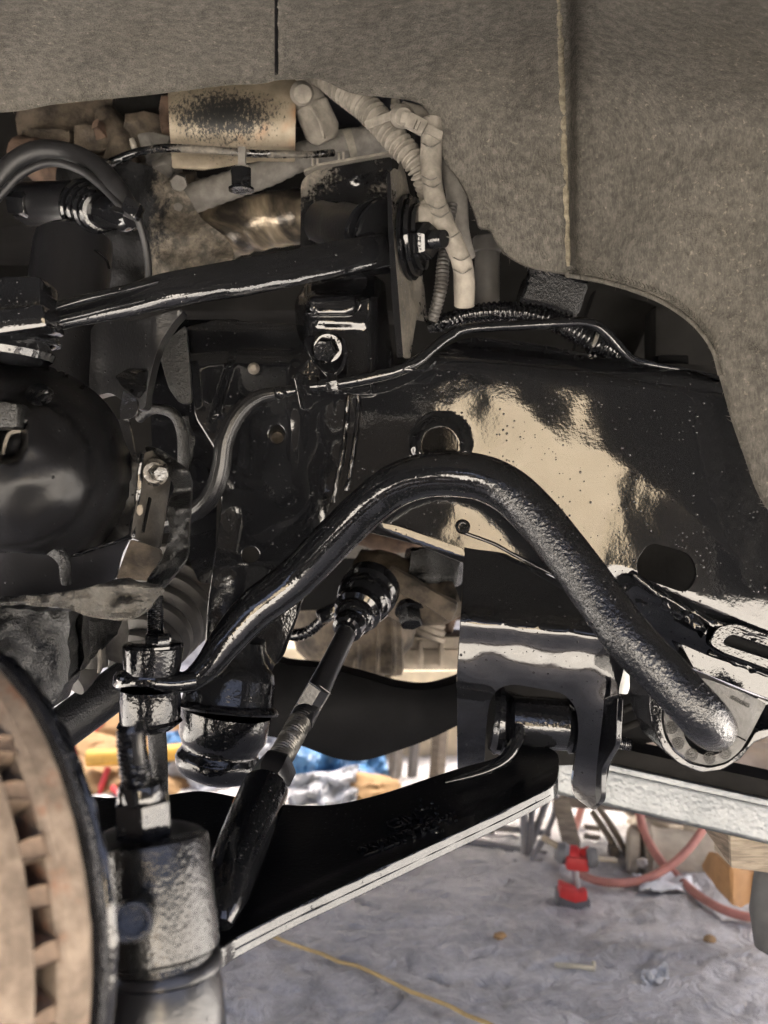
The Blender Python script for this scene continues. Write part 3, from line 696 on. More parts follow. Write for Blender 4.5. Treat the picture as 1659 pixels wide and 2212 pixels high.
# ------------------------------------------------------------------ shock and the things behind the upper arm
SH = thing('shock_absorber', 'dull black shock absorber tube behind the upper arm', 'shock', P(150, 820, .9))
obj('tube', lathe((162, 500, .93), (120, 860, .90), [(0, 30), (.01, 62), (.05, 80), (.1, 83), (1, 86)], 44), M['semi'], SH)
obj('seam_rib', tube([(205, 540, .90, 3), (228, 558, .895, 3), (236, 580, .89, 3)], 4, 8), M['paint'], SH)
MT = thing('shock_mount', 'black mount tube with stacked washers and a bolt', 'mount', P(160, 520, .95))
obj('mount_tube', lathe((50, 440, 1.0), (200, 440, .95), [(0, 38), (.1, 46), (.8, 46), (1, 40)], 36), M['semi'], MT)
for i in range(4):
    obj('washer', lathe((186+i*9, 446+i*3, .925-.012*i), (192+i*9, 448+i*3, .917-.012*i), [(0, 56-i*5), (.2, 60-i*5), (.8, 60-i*5), (1, 55-i*5)], 40), M['paint'], MT)
obj('bolt', lathe((215, 456, .89), (286, 470, .83), [(0, 36), (.5, 34), (.9, 30), (1, 20)], 30), M['paint'], MT)
obj('end_nut', hexp((36, 440, .99), (72, 442, .975), 34), M['paint'], MT)
HL = thing('rubber_hose_loop', 'matte black rubber hose arched over the shock mount', 'hose', P(140, 330, .86))
obj('hose', tube([(-40, 440, .86, 22), (-5, 392, .86, 23), (35, 350, .86, 24), (90, 328, .86, 25), (160, 338, .86, 25), (215, 370, .85, 25), (255, 415, .84, 24), (285, 455, .835, 17)], 5, 20), M['hosepaint'], HL)
obj('hose_edge', tube([(-40, 468, .848, 9), (5, 418, .848, 9), (50, 374, .846, 9), (110, 352, .845, 9), (170, 366, .843, 9), (220, 402, .838, 9), (262, 446, .83, 8), (288, 464, .828, 8)], 5, 12), M['hosepaint'], HL)
obj('wire_tail', tube([(284, 452, .832, 14), (300, 480, .835, 9), (312, 520, .84, 8), (319, 560, .845, 8), (321, 612, .85, 8)], 5, 14), M['hosepaint'], HL)
obj('hose_clip', rough(boxw(P(287, 452, .826), (.006, 0, -.004), (0, .008, 0), (.003, 0, .006), .002), .0008, 90), M['speck'], HL)
SP_ = thing('inner_splash_panel', 'dirt crusted inner panel half sprayed black', 'splash panel', P(330, 620, 1.0))
def spray(px, k=30):
    s = N('spray_edge'); sx = s.n('ShaderNodeSeparateXYZ'); s.put(sx.inputs[0], s.pos)
    n = s.math('MULTIPLY', s.math('SUBTRACT', s.noise(55, 6, .75, stretch=((1, 1, .5), (0, .6, 0))), .5), .10)
    f = s.ramp(s.math('ADD', sx.outputs[0], n), P(px-12, 0, 1.02).x, P(px+12, 0, 1.02).x)
    c = s.mix(f, (.010, .010, .011), s.mix(s.ramp(s.noise(90, 5, .7), .35, .7), (.05, .045, .038), (.17, .145, .115)))
    s.bump(s.noise(160, 5, .65), .8, .004)
    return s.done(c, .75, 0, .3)
obj('panel', plate(rnd([(120, 350), (250, 340), (330, 360), (400, 410), (430, 470), (500, 520), (520, 640), (120, 660)], 30), lambda x, y: 1.02+.03*noise.noise(Vector((x/60, y/60, 4)))-.0006*(x-330)*(x < 330)*.3, .006, (), 9, jit=.2), spray(338), SP_)
# ------------------------------------------------------------------ engine, shield, harness
EN = thing('engine_block', 'dirty brown engine castings under the wheel liner', 'engine', P(250, 400, 1.15))
obj('block', [boxw(P(180, 330, 1.3), (.2, 0, .01), (0, .09, 0), (0, 0, .12), .01, nz=.01, sub=3), boxw(P(520, 480, 1.42), (.25, 0, 0), (0, .05, 0), (0, 0, .14), .01)], M['dark'], EN)
random.seed(3)
for (x0, y0, x1, y1, d, mt, nm) in ((36, 205, 250, 330, 1.14, 'tandark', 'head_casting'), (40, 272, 150, 345, 1.11, 'tandark', 'lug'), (160, 268, 235, 330, 1.10, 'tandark', 'lug'), (240, 190, 345, 262, 1.12, 'dark', 'rail'), (270, 240, 372, 320, 1.09, 'tandark', 'manifold'), (298, 286, 364, 322, 1.06, 'tape', 'bracket'), (150, 330, 290, 420, 1.10, 'tandark', 'port'), (330, 335, 372, 370, 1.05, 'tape', 'bracket'), (335, 365, 420, 440, 1.08, 'tandark', 'port'), (190, 250, 216, 275, 1.07, 'rust', 'bolt_boss'), (345, 202, 372, 285, 1.06, 'rust', 'stud_flange'), (405, 462, 458, 535, 1.08, 'rust', 'port')):
    obj(nm, rough(pbox(x0, y0, x1, y1, d, .06, .005, nz=.007, sub=4, seed=x0*.1), .003, 70, x0), M[mt], EN)
obj('header_pipe', tube([(50, 330, 1.12, 40), (110, 360, 1.1, 44), (160, 400, 1.1, 42), (170, 480, 1.12, 38)], 8, 18, rough=.1), M['rust'], EN)
obj('header_pipe', tube([(230, 250, 1.12, 26), (262, 300, 1.1, 28), (250, 360, 1.1, 28)], 8, 18, rough=.1), M['tandark'], EN)
obj('grease_fitting', tube([(284, 300, 1.04, 5), (288, 312, 1.04, 7), (291, 322, 1.04, 6)], 4, 12), M['alu'], EN)
obj('bolt_head', hexp((384, 392, 1.05), (386, 396, 1.02), 20), M['tape'], EN)
obj('bolt_head', hexp((384, 404, 1.06), (398, 410, 1.04), 16), M['alu'], EN)
HS = thing('heat_shield', 'tan steel heat shield with a sooty black overspray patch', 'heat shield', P(500, 365, 1.0))
M['shield'] = shield_mat(P(490, 262, .99))
obj('shell', plate(rnd([(362, 186), (480, 172), (560, 165), (640, 160), (637, 348), (560, 346), (440, 366), (372, 362), (366, 280)], 4), lambda x, y: 1.0-.03*math.sin(max(0, min(1, (y-150)/210))*math.pi)+.02*sst(315, 340, y), .003, (), 8), M['shield'], HS, bev=.0008)
EX = thing('exhaust_pipe', 'dented shiny exhaust pipe with a sooty flank', 'pipe', P(550, 560, 1.05))
def exmat():
    s = N('smoked_steel'); n = s.noise(14, 5, .6, dist=1.0)
    c = s.mix(s.ramp(n, .38, .62), (.03, .026, .022), (.32, .26, .185)); s.bump(s.noise(10, 3, .5, dist=.6), .5, .02); s.bump(s.noise(200, 3), .3, .002)
    return s.done(c, .3, .5, .6)
obj('pipe', tube([(440, 510, 1.10, 58), (520, 487, 1.08, 62), (600, 474, 1.07, 60), (700, 465, 1.07, 56)], 7, 30, rough=.10), exmat(), EX)
WL = thing('thin_wire_loom', 'thin dark wire loom crossing the heat shield', 'wire loom', P(450, 330, .96))
obj('loom', tube([(215, 366, .985, 9), (250, 347, .965, 10), (300, 328, .95, 9), (360, 320, .945, 9), (450, 324, .94, 8.5), (540, 331, .94, 8), (650, 334, .95, 8), (720, 330, .97, 8)], 5, 12, rough=.12), M['dusty2'], WL)
obj('clip', [boxw(P(523, 340, .932), (.0035, 0, 0), (0, .003, 0), (0, 0, .0095), .0008), boxw(P(523, 360, .93), (.006, 0, 0), (0, .003, 0), (0, 0, .001), .0004)], M['tape'], WL)
SN = thing('steel_spacer', 'shiny black hex spacer hanging under the wire clip', 'spacer', P(520, 412, .935))
obj('spacer_body', [hexp((520, 364, .932), (521, 408, .932), 24, .06), lathe((521, 405, .932), (521, 412, .932), [(0, 25), (.3, 28), (1, 27)], 28)], M['paint'], SN)
TH = thing('tape_wrapped_hose', 'grey tape wrapped hose slanting behind the arm mount', 'hose', P(600, 400, 1.03))
obj('wrapped_hose', tube([(360, 452, 1.05, 31), (430, 424, 1.045, 32), (500, 400, 1.04, 31), (580, 372, 1.035, 30), (660, 335, 1.03, 30), (740, 312, 1.03, 31), (850, 296, 1.04, 30)], 4, 26, rib=(.011, .045), rough=.03), M['tape'], TH)
obj('band', tube([(748, 313, 1.03, 33), (757, 310, 1.03, 33), (764, 308, 1.03, 33)], 3, 26), M['tan'], TH)
for x, y in ((681, 352), (737, 338)):
    obj('staple', [boxw(P(x+o, y, .998), (.0011, 0, 0), (0, .002, 0), (0, 0, .004), .0003) for o in (-5, 5)], M['alu'], TH)
GB = thing('grey_rubber_plug', 'dusty grey rubber plug cap beside the heat shield', 'plug', P(680, 310, .97))
obj('cap', lathe((655, 188, .985), (706, 306, 1.0), [(0, 24), (.04, 34), (.18, 38), (.3, 36), (.34, 40), (.8, 38), (.92, 32), (1, 22)], 30, lambda t, a: 1+.04*math.sin(a*4+t*7)), M['tan'], GB)
obj('cap_end', lathe((652, 202, .945), (654, 203, .935), [(0, 26), (.5, 25), (1, 19)], 26), M['tan'], GB)
obj('rib', tube([(668, 232, .962, 4), (690, 262, .966, 4), (700, 300, .972, 4)], 4, 8), M['tan'], GB)
CH = thing('tan_corrugated_conduit', 'dusty tan corrugated conduit dropping from the liner', 'conduit', P(800, 280, .92))
obj('conduit', tube([(640, 160, .97, 12), (690, 174, .955, 15), (715, 186, .945, 21), (748, 205, .935, 27), (785, 228, .925, 31), (815, 256, .918, 31), (842, 288, .912, 30), (872, 322, .908, 29), (900, 356, .905, 27), (915, 390, .91, 24), (925, 430, .925, 20)], 4, 30, rib=(.0060, .30)), M['tan'], CH)
TS = thing('cable_tie_clip', 'dusty cable tie and clip joining conduit and wrapped hose', 'cable tie', P(880, 270, .9))
obj('strap', plate(rnd([(786, 262), (850, 238), (858, 254), (793, 280)], 4), plane3((786, 262, .895), (850, 240, .872), (790, 280, .893)), .0015, (), 6), M['tan'], TS)
obj('strap', plate(rnd([(912, 262), (958, 284), (953, 303), (906, 280)], 4), lambda x, y: .858, .0015, (), 6), M['tan'], TS)
obj('clip_head', [lathe((866, 250, .89), (872, 252, .862), [(0, 24), (.3, 26), (.8, 25), (1, 18)], 24), boxw(P(876, 256, .857), (.0038, 0, -.001), (0, .003, 0), (.001, 0, .005), .001)], M['tan'], TS)
obj('clip_barrel', tube([(868, 238, .89, 19), (900, 246, .895, 19), (918, 252, .90, 17)], 5, 18), M['tan'], TS)
obj('buckle', [boxw(P(899, 269, .856), (.0075, 0, -.004), (0, .003, 0), (.003, 0, .006), .001)]+[boxw(P(894+o, 268+o*.4, .852), (.0012, 0, -.0006), (0, .002, 0), (.0018, 0, .004), .0003) for o in (0, 8)], M['tan'], TS)
obj('stem', tube([(856, 205, .93, 10), (854, 232, .92, 11)], 5, 12), M['tan'], TS)
VH = thing('tape_wrapped_harness', 'tan tape wrapped harness hanging beside the pivot nut', 'harness', P(990, 660, .88))
obj('harness', tube([(934, 258, .875, 22), (932, 300, .875, 23), (931, 350, .875, 23), (934, 400, .87, 22), (942, 440, .865, 24), (952, 470, .862, 25), (968, 500, .86, 22), (985, 535, .86, 22), (998, 570, .865, 22), (1003, 610, .87, 23), (1003, 660, .88, 22)], 4, 24, rough=.04), M['tan'], VH)
for (x, y, d, o) in ((931, 315, .87, 0), (931, 380, .868, 6), (934, 402, .865, 0), (946, 448, .858, 0), (950, 462, .856, 4), (972, 510, .855, 0), (996, 560, .858, 0), (999, 585, .86, 3)):
    obj('tape_wrap', tube([(x-20, y-6+o, d, 1.4), (x, y+3+o, d-.010, 1.4), (x+20, y-8+o, d, 1.4)], 4, 6), M['tape'], VH)
obj('frayed_patch', rough(lump(P(920, 470, .862), .012, .008, .014, .4, 3.0, 3), .002, 120), M['tan'], VH)
VB = thing('grey_bundled_cable', 'smooth grey cable bundle behind the tape wrapped harness', 'cable', P(985, 540, .92))
obj('bundle', tube([(945, 290, .93, 20), (968, 330, .92, 23), (982, 390, .915, 24), (988, 440, .915, 23), (992, 500, .92, 22), (1010, 560, .93, 18)], 5, 20, rough=.03), M['tape'], VB)
SC = thing('slim_corrugated_conduit', 'slim grey corrugated conduit under the pivot nut', 'conduit', P(945, 690, .9))
obj('conduit', tube([(978, 440, .905, 11), (968, 500, .90, 12), (958, 560, .89, 14), (954, 610, .888, 15), (946, 650, .888, 14), (934, 692, .895, 13)], 3, 18, rib=(.0036, .14)), M['boot'], SC)
VP = thing('vertical_pipe', 'dark grey vertical pipe stub behind the harness', 'pipe', P(1055, 660, .98))
obj('pipe_stub', lathe((1052, 512, .98), (1052, 672, .98), [(0, 28), (.02, 31), (.2, 31), (.22, 27), (1, 27)], 30), M['boot'], VP)
RM = thing('rubber_body_mount', 'wet black rubber mount block under the liner edge', 'rubber mount', P(1190, 690, .96))
obj('mount_block', rough(boxw(P(1188, 642, .96), (.028, 0, -.008), (0, .03, 0), (.006, 0, .017), .007, 3, sub=2), .003, 60), M['grit'], RM)
obj('mount_neck', lathe((1195, 560, .985), (1190, 640, .98), [(0, 55), (.6, 52), (1, 44)], 30), M['boot'], RM)
BC = thing('black_corrugated_conduit', 'wet black corrugated conduit along the top of the frame', 'conduit', P(1140, 690, .92))
obj('conduit', tube([(940, 700, .93, 16), (985, 686, .925, 18), (1030, 676, .922, 21), (1090, 672, .92, 22), (1150, 678, .918, 23), (1200, 694, .915, 25), (1245, 716, .912, 27), (1290, 742, .912, 26), (1330, 768, .92, 22)], 3, 26, rib=(.0046, .15)), M['speck'], BC)
obj('cable_tie', sweepw([P(1281, 738, .912)+Vector((math.cos(a)*.4, math.sin(a), math.cos(a)))*.0122 for a in [2*math.pi*k/24 for k in range(25)]], [.0018]*25, 6), M['dusty2'], BC)
obj('conduit_end', tube([(928, 706, .935, 12), (950, 700, .93, 15), (958, 690, .93, 9)], 4, 14, rough=.2), M['grit'], BC)
# dark bay behind the liner opening
BY = thing('cab_underbody', 'dark cab underbody seen above the frame rail', 'underbody', P(1350, 850, 1.2))
obj('dark_backing', plate(rnd([(960, 440), (1900, 440), (1900, 1000), (960, 1000)], 5), lambda x, y: 1.28, .01, (), 60), M['dark'], BY)  # dark sheet added to fill the shaded interior above the frame
obj('cross_brace', plate(rnd([(1290, 620), (1420, 660), (1330, 850), (1210, 850)], 8), lambda x, y: 1.12, .03, (), 30), M['dark'], BY)
obj('box_section', pbox(1415, 660, 1600, 800, 1.08, .05, .006), M['dark'], BY)
obj('bracket', pbox(1420, 765, 1490, 800, .98, .03, .004), M['matte'], BY)
# ------------------------------------------------------------------ brake line and hose
BL = thing('brake_line', 'black steel brake line curving over the frame rail', 'brake line', P(1100, 720, .85))
obj('line', tube([(700, 832, .838, 12), (740, 827, .836, 12.5), (800, 816, .836, 13), (860, 800, .838, 13), (900, 780, .84, 12), (935, 752, .845, 11.5), (970, 726, .85, 11), (1000, 712, .852, 11), (1050, 706, .855, 11), (1130, 702, .86, 11), (1200, 698, .862, 11), (1250, 696, .865, 11.5), (1285, 702, .868, 12), (1315, 724, .87, 12), (1345, 758, .872, 11), (1370, 778, .875, 9), (1420, 790, .88, 7), (1480, 800, .885, 6), (1560, 818, .885, 6)], 5, 18, rough=.03), M['bar'], BL)
obj('flare_nut', [hexp((706, 832, .834), (730, 829, .834), 21), lathe((664, 836, .836), (706, 832, .834), [(0, 15), (.3, 15), (.31, 20), (.6, 20), (.62, 14), (1, 14)], 24)], M['speck'], BL)
obj('paint_drip', rough(tube([(872, 800, .83, 4), (905, 797, .83, 4), (922, 795, .83, 8), (930, 786, .83, 5), (938, 778, .83, 3)], 4, 10, rough=.4), .001, 120), M['paint'], BL)
BB = thing('brake_line_bracket', 'small folded black bracket bolted to the tower box', 'bracket', P(700, 880, .84))
obj('tab', plate(rnd([(654, 734), (664, 726), (730, 718), (742, 732), (748, 768), (738, 792), (722, 812), (700, 806), (668, 770)], 8, 5), lambda x, y: .856-.012*sst(770, 805, y), .003, (), 6), M['paint'], BB, bev=.0008)
obj('tab_lip', plate(rnd([(738, 728), (746, 734), (751, 768), (742, 796), (726, 815), (720, 812), (736, 790), (743, 768)], 3, 5), lambda x, y: .845, .010, (), 6), M['paint'], BB, bev=.0008)
obj('bolt', [lathe((709, 752, .856), (708, 752, .848), [(0, 36), (.5, 36), (1, 30)], 32), hexp((709, 752, .849), (699, 759, .836), 27)], M['paint'], BB)
obj('clip_plate', plate(rnd([(634, 812), (644, 804), (664, 812), (676, 872), (672, 882), (656, 888), (648, 882), (640, 840)], 5, 4), lambda x, y: .822+.0004*(x-650), .003, (), 5), M['paint'], BB, bev=.001)
obj('clip_rib', tube([(640, 812, .821, 2.5), (650, 850, .821, 2.5), (660, 884, .822, 2.5)], 4, 8), M['speck'], BB)
obj('arm', plate(rnd([(645, 800), (668, 772), (690, 800), (690, 822), (670, 826), (650, 818)], 5, 5), lambda x, y: .842, .004, (), 6), M['speck'], BB, bev=.001)
HO = thing('brake_hose', 'ribbed black rubber brake hose looping down from the bracket', 'brake hose', P(470, 1140, .84))
obj('hose', tube([(592, 851, .828, 15), (560, 858, .826, 16.5), (530, 876, .822, 18), (503, 910, .82, 19), (485, 955, .82, 19.5), (478, 1005, .822, 20), (466, 1050, .825, 20.5), (442, 1088, .83, 21), (405, 1112, .84, 21), (360, 1130, .85, 21), (300, 1146, .86, 20)], 4, 54, ridges=(14, .022)), M['rubber'], HO)
obj('crimp', tube([(642, 842, .828, 9), (628, 844, .828, 12), (620, 845, .828, 12.5), (614, 846, .828, 10), (609, 847, .828, 13.5), (598, 849, .828, 14), (594, 850, .828, 10), (588, 852, .828, 15), (575, 855, .828, 15.5), (570, 857, .827, 12)], 2.5, 20, rough=.05), M['speck'], HO)
# ------------------------------------------------------------------ steering: rack, boot, tie rod
RK = thing('steering_rack', 'dirty brown cast steering rack housing behind the tie rod boot', 'steering rack', P(920, 1370, 1.1))
obj('housing', rough(tube([(770, 1245, 1.10, 62), (840, 1260, 1.09, 64), (890, 1288, 1.08, 58), (940, 1305, 1.07, 46), (985, 1290, 1.07, 40)], 6, 28, rough=.1), .004, 30), M['tandark'], RK)
obj('shadow_plate', plate(rnd([(630, 1130), (1010, 1130), (1010, 1300), (640, 1320)], 5), lambda x, y: 1.33, .006, (), 40), M['matte'], RK)  # black sheet added to stand in for the dark gaps here
obj('mount_ear', rough(pbox(880, 1185, 1000, 1270, 1.06, .05, .012, nz=.006, sub=3), .002, 60), M['grit'], RK)
obj('mount_foot', rough(boxw(P(910, 1282, 1.05), (.035, 0, -.02), (0, .02, 0), (.004, 0, .01), .006, nz=.003, sub=2), .001, 80), M['tandark'], RK)
obj('mount_bolt', [hexp((885, 1318, 1.06), (888, 1350, 1.05), 27), lathe((884, 1310, 1.06), (885, 1322, 1.055), [(0, 30), (1, 32)], 24)], M['grit'], RK)
TB = thing('tie_rod_boot', 'stepped glossy black rubber boot at the inner tie rod', 'boot', P(780, 1340, .97))
obj('boot', lathe((806, 1262, 1.00), (745, 1368, .93), [(0, 52), (.03, 62), (.18, 63), (.22, 57), (.28, 58), (.34, 60), (.40, 56), (.45, 49), (.50, 51), (.58, 50), (.62, 41), (.67, 43), (.75, 40), (.79, 33), (.84, 34), (.93, 31), (.95, 24), (1, 22)], 48), M['paint'], TB)
TR = thing('tie_rod', 'black steering tie rod with threaded adjuster and jam nut', 'tie rod', P(520, 2010, .6))
obj('shaft', tube([(762, 1338, .945, 20), (735, 1395, .92, 22), (705, 1455, .895, 24), (690, 1485, .882, 26), (668, 1525, .865, 27), (648, 1562, .845, 28)], 5, 30), M['semi'], TR)
obj('wrench_flat', [boxw(P(672, 1518, .855), (.0075, 0, .0125), (.004, .0035, -.002), (.004, 0, -.003), .001)], M['semi'], TR)
obj('thread', tube([(655, 1548, .852, 27), (625, 1602, .82, 28), (588, 1668, .78, 29)], 3, 36, thread=(.0031, .15)), dull('bare_thread_steel', (.075, .072, .066), .35, .3, 40, .2, 300, metal=.7), TR)
obj('jam_nut', hexp((600, 1652, .79), (578, 1694, .765), 45), M['semi'], TR)
obj('sleeve', tube([(582, 1684, .77, 40), (575, 1700, .765, 50), (560, 1735, .745, 53), (530, 1805, .70, 56), (505, 1870, .66, 57), (490, 1920, .63, 52), (482, 1960, .61, 40), (476, 1998, .60, 26)], 5, 36, rough=.01), M['bar'], TR)
# ------------------------------------------------------------------ lower control arm
LA = thing('lower_control_arm', 'broad black lower control arm with a bright front rim', 'control arm', P(750, 1990, .7))
lap = plane3((1150, 1610, .865), (320, 1720, .80), (520, 2020, .605))
def la_d(x, y):
    e = 1700+.47*(1190-x)*1.0
    d = lap(x, y)
    rim = y-(1698+(1192-x)*.4743 if x > 480 else 2030)
    d -= .004*sst(-42, -22, rim)
    d += .0014*noise.noise(Vector((x/60, y/60, 3)))
    return d
lao = [(180, 1738), (240, 1722), (320, 1722), (390, 1712), (440, 1708), (520, 1722), (600, 1735), (670, 1739), (740, 1734), (830, 1712), (920, 1682), (1000, 1656), (1060, 1640), (1090, 1622), (1108, 1596), (1114, 1566), (1122, 1552), (1134, 1562), (1143, 1596), (1165, 1606), (1204, 1626), (1206, 1668), (1196, 1694), (1150, 1720), (1080, 1755), (980, 1802), (860, 1858), (740, 1914), (640, 1960), (560, 2000), (510, 2026), (476, 2048), (430, 2060), (300, 2060), (190, 1900)]
sa = obj('stamped_arm', plate(cr(lao, 6, True), la_d, .0122, (), 7.5, ext=(.0, -.09, -1)), M['arm'], LA, bev=.0022, ang=45)
sa.data.materials.append(M['armtop'])
for pf in sa.data.polygons: pf.material_index = 1 if pf.normal.z > .35 else 0
le = Vector((0, -.09, -1)).normalized()*.0122
edge_ = [p for p in cr(lao, 6, True) if p[1] > 1698 and 500 < p[0] < 1196 and p[1] > 1698+(1192-p[0])*.44]
edge_.sort(key=lambda p: -p[0])
for f, r in ((.02, .0007), (.55, .0003)):
    ln = [P(x, y, la_d(x, y))+le*f+Vector((0, -.0004, 0)) for x, y in edge_[::2]]
    obj('rim_line', sweepw(ln, [r*max(.05, .9+1.6*noise.noise(p*70)) for p in ln], 8), M['bar'], LA)
obj('inner_rib', tube([(960, 1690, .80, 4), (1040, 1668, .815, 10), (1090, 1640, .828, 14), (1116, 1600, .838, 14), (1124, 1566, .842, 10)], 5, 16), M['paint'], LA)
lx = (P(1000, 1770, la_d(1000, 1770))-P(700, 1850, la_d(700, 1850))).normalized(); ly = (P(820, 1740, la_d(820, 1740))-P(840, 1830, la_d(840, 1830))).normalized()
lx = (P(935, 1800, la_d(935, 1800))-P(800, 1850, la_d(800, 1850))).normalized()
text('GM', P(872, 1780, la_d(872, 1780)-.001), lx, ly, .019, .0028, 'cast_letters', M['paint'], LA)
obj('cast_underline', tube([(846, 1806, la_d(846, 1806)-.0003, 2.6), (905, 1781, la_d(905, 1781)-.0003, 2.6)], 5, 8), M['paint'], LA)
text('23207778', P(862, 1818, la_d(862, 1818)-.001), lx, ly, .0165, .0028, 'cast_number', M['paint'], LA)
random.seed(5)
obj('cast_grit', [lump(P(x, y, la_d(x, y)+.0004), .0016, .0016, .0014, .3, x, 1) for x, y in [(925+random.gauss(0, 22)+k*.25, 1775+random.gauss(0, 12)-k*.18) for k in range(70)]], M['paint'], LA)['kind'] = 'stuff'
obj('pivot_bushing', lathe((1062, 1556, .885), (1243, 1566, .885), [(0, 50), (.02, 62), (.06, 64), (.075, 70), (.12, 72), (.16, 66), (.3, 60), (.38, 56), (.9, 56), (.93, 62), (1, 60)], 44), M['speck'], LA)
obj('bushing_collar', lathe((1060, 1552, .87), (1082, 1554, .87), [(0, 66), (.5, 76), (1, 72)], 40), M['speck'], LA)
obj('bushing_sleeve', rough(lathe((1098, 1556, .868), (1236, 1566, .868), [(0, 44), (.05, 52), (.9, 52), (1, 40)], 40), .0006, 120), M['speck'], LA)
# ------------------------------------------------------------------ jounce bumper and its cup
JB = thing('jounce_bumper', 'ridged black rubber bump stop in a flanged steel cup', 'bump stop', P(465, 1692, .86))
obj('cup', lathe((508, 1388, .87), (490, 1536, .862), [(0, 58), (.1, 62), (.22, 66), (.34, 80), (.42, 92), (.55, 97), (.8, 97), (.88, 99), (.93, 110), (.97, 113), (1, 111)], 52), M['grom'], JB)
obj('stop', lathe((490, 1536, .862), (463, 1692, .862), [(0, 98), (.12, 98), (.36, 95), (.44, 88), (.5, 83), (.56, 84), (.62, 90), (.68, 92), (.8, 88), (.88, 78), (.96, 50), (1, 10)], 52, lambda t, a: 1+.02*math.sin(a*5)*(t > .65)), M['grom'], JB)
obj('cup_strut', plate(rnd([(520, 1330), (640, 1230), (640, 1330), (588, 1450), (560, 1460)], 8), lambda x, y: .88, .01, (), 9), M['paint'], JB, bev=.002)
# ------------------------------------------------------------------ sway bar link
LK = thing('sway_bar_link', 'black sway bar end link with stud, nut and rubber grommets', 'link', P(340, 1710, .78))
obj('stud', tube([(336, 1286, .78, 17), (336, 1340, .78, 18), (337, 1400, .78, 18)], 2.5, 30, thread=(.0017, .11)), M['paint'], LK)
obj('nut', [hexp((342, 1366, .775), (342, 1394, .775), 31), hexp((342, 1372, .768), (342, 1396, .768), 27)], M['speck'], LK)
obj('washer', lathe((332, 1388, .78), (332, 1396, .78), [(0, 56), (.4, 64), (1, 64)], 40), M['paint'], LK)
obj('upper_grommet', lathe((331, 1394, .78), (328, 1454, .78), [(0, 60), (.06, 65), (.7, 61), (1, 58)], 44), M['grom'], LK)
obj('lower_grommet', lathe((325, 1490, .78), (324, 1562, .78), [(0, 63), (.3, 66), (.75, 65), (1, 64)], 44), M['grom'], LK)
obj('lower_washer', lathe((323, 1556, .78), (325, 1584, .78), [(0, 66), (.25, 70), (.5, 60), (.8, 48), (1, 22)], 44), M['grom'], LK)
obj('sleeve', tube([(338, 1570, .785, 20), (342, 1640, .79, 20), (344, 1720, .795, 19)], 5, 24, rough=.02), M['grit'], LK)
# ------------------------------------------------------------------ half shaft and its boot
AX = thing('half_shaft', 'speckled black half shaft running behind the sway bar link', 'axle shaft', P(180, 1640, .86))
obj('shaft', tube([(20, 1660, .83, 46), (110, 1592, .84, 46), (190, 1532, .855, 46), (270, 1472, .87, 45), (320, 1436, .88, 43)], 6, 32), M['shaft'], AX)
CB = thing('axle_boot', 'grey ribbed rubber axle boot beside the crossmember', 'boot', P(390, 1450, .95))
bp_ = [(0, 50)]
for i in range(7):
    t = .08+.12*i; r = 66+10*i
    bp_ += [(t, r-6), (t+.02, r+6), (t+.055, r+9), (t+.085, r+5), (t+.105, r-6)]
bp_ += [(.93, 132), (1, 132)]
obj('bellows', lathe((282, 1455, .91), (400, 1250, 1.06), bp_, 56), M['boot'], CB)
obj('joint_cup', lathe((385, 1275, 1.04), (450, 1150, 1.14), [(0, 120), (.1, 128), (1, 124)], 44), M['dark'], CB)
# ------------------------------------------------------------------ splash shield / hub housing on the left
DS = thing('hub_backing_shield', 'domed black hub shield with a torn crusted rim', 'hub shield', P(180, 1340, .7))
dcx, dcy = 20, 1020
def dome_d(x, y):
    r = math.hypot((x-dcx)/258, (y-dcy)/236)
    d = .735-.10*math.sqrt(max(0, 1-min(1, r)**2.2))
    d += .010*sst(.66, .73, r)-.004
    r2 = math.hypot((x-18)/40, (y-945)/55); d += .03*(1-sst(.7, 1.1, r2))
    d += .0035*noise.noise(Vector((x/70, y/70, 3)))
    return d
do = [(-120, 800), (0, 786), (60, 782), (120, 796), (170, 822), (215, 858), (250, 905), (275, 960), (290, 985), (306, 975), (300, 1040), (290, 1110), (284, 1160), (262, 1172), (200, 1192), (150, 1205), (80, 1196), (0, 1192), (-120, 1192)]
obj('dome', plate(cr(do, 7, True), dome_d, .006, (), 8), M['dome'], DS, bev=.001, ang=60)
obj('crinkle_glint', rough(plate(circ(84, 852, 30, 24, 20), lambda x, y: dome_d(x, y)-.0012+.004*noise.noise(Vector((x/9, y/9, 2))), .003, (), 4), .0008, 160), M['paint'], DS)  # glossy crinkled patch added to make a highlight on the dome
obj('ridge', rough(tube([(-20, 1186, .70, 10), (60, 1180, .69, 14), (112, 1186, .685, 16), (138, 1216, .685, 14), (143, 1262, .69, 11)], 5, 16, rough=.25), .001, 80), M['grit'], DS)
obj('lower_skirt', plate(rnd([(-60, 1180), (120, 1188), (200, 1188), (282, 1158), (262, 1196), (250, 1250), (200, 1275), (100, 1290), (-60, 1300)], 8), lambda x, y: .715+.0002*(y-1180), .004, (), 9), M['semi'], DS, bev=.001)
obj('crease', rough(tube([(146, 1202, .703, 4), (200, 1186, .702, 4), (262, 1166, .702, 5), (284, 1158, .70, 6)], 5, 10, rough=.4), .0006, 120), M['speck'], DS)
obj('side_plate', plate(rnd([(312, 978), (330, 972), (369, 1004), (371, 1012), (346, 1180), (340, 1186), (284, 1162), (282, 1156)], 5), plane3((312, 980, .69), (369, 1005, .72), (290, 1160, .69)), .004, [rnd([(318, 1072), (328, 1076), (312, 1152), (303, 1148)], 5, 4)], 6), dull('scuffed_steel_plate', (.03, .027, .023), .4, .6, 30, .3, 200, metal=.3), DS, bev=.001)
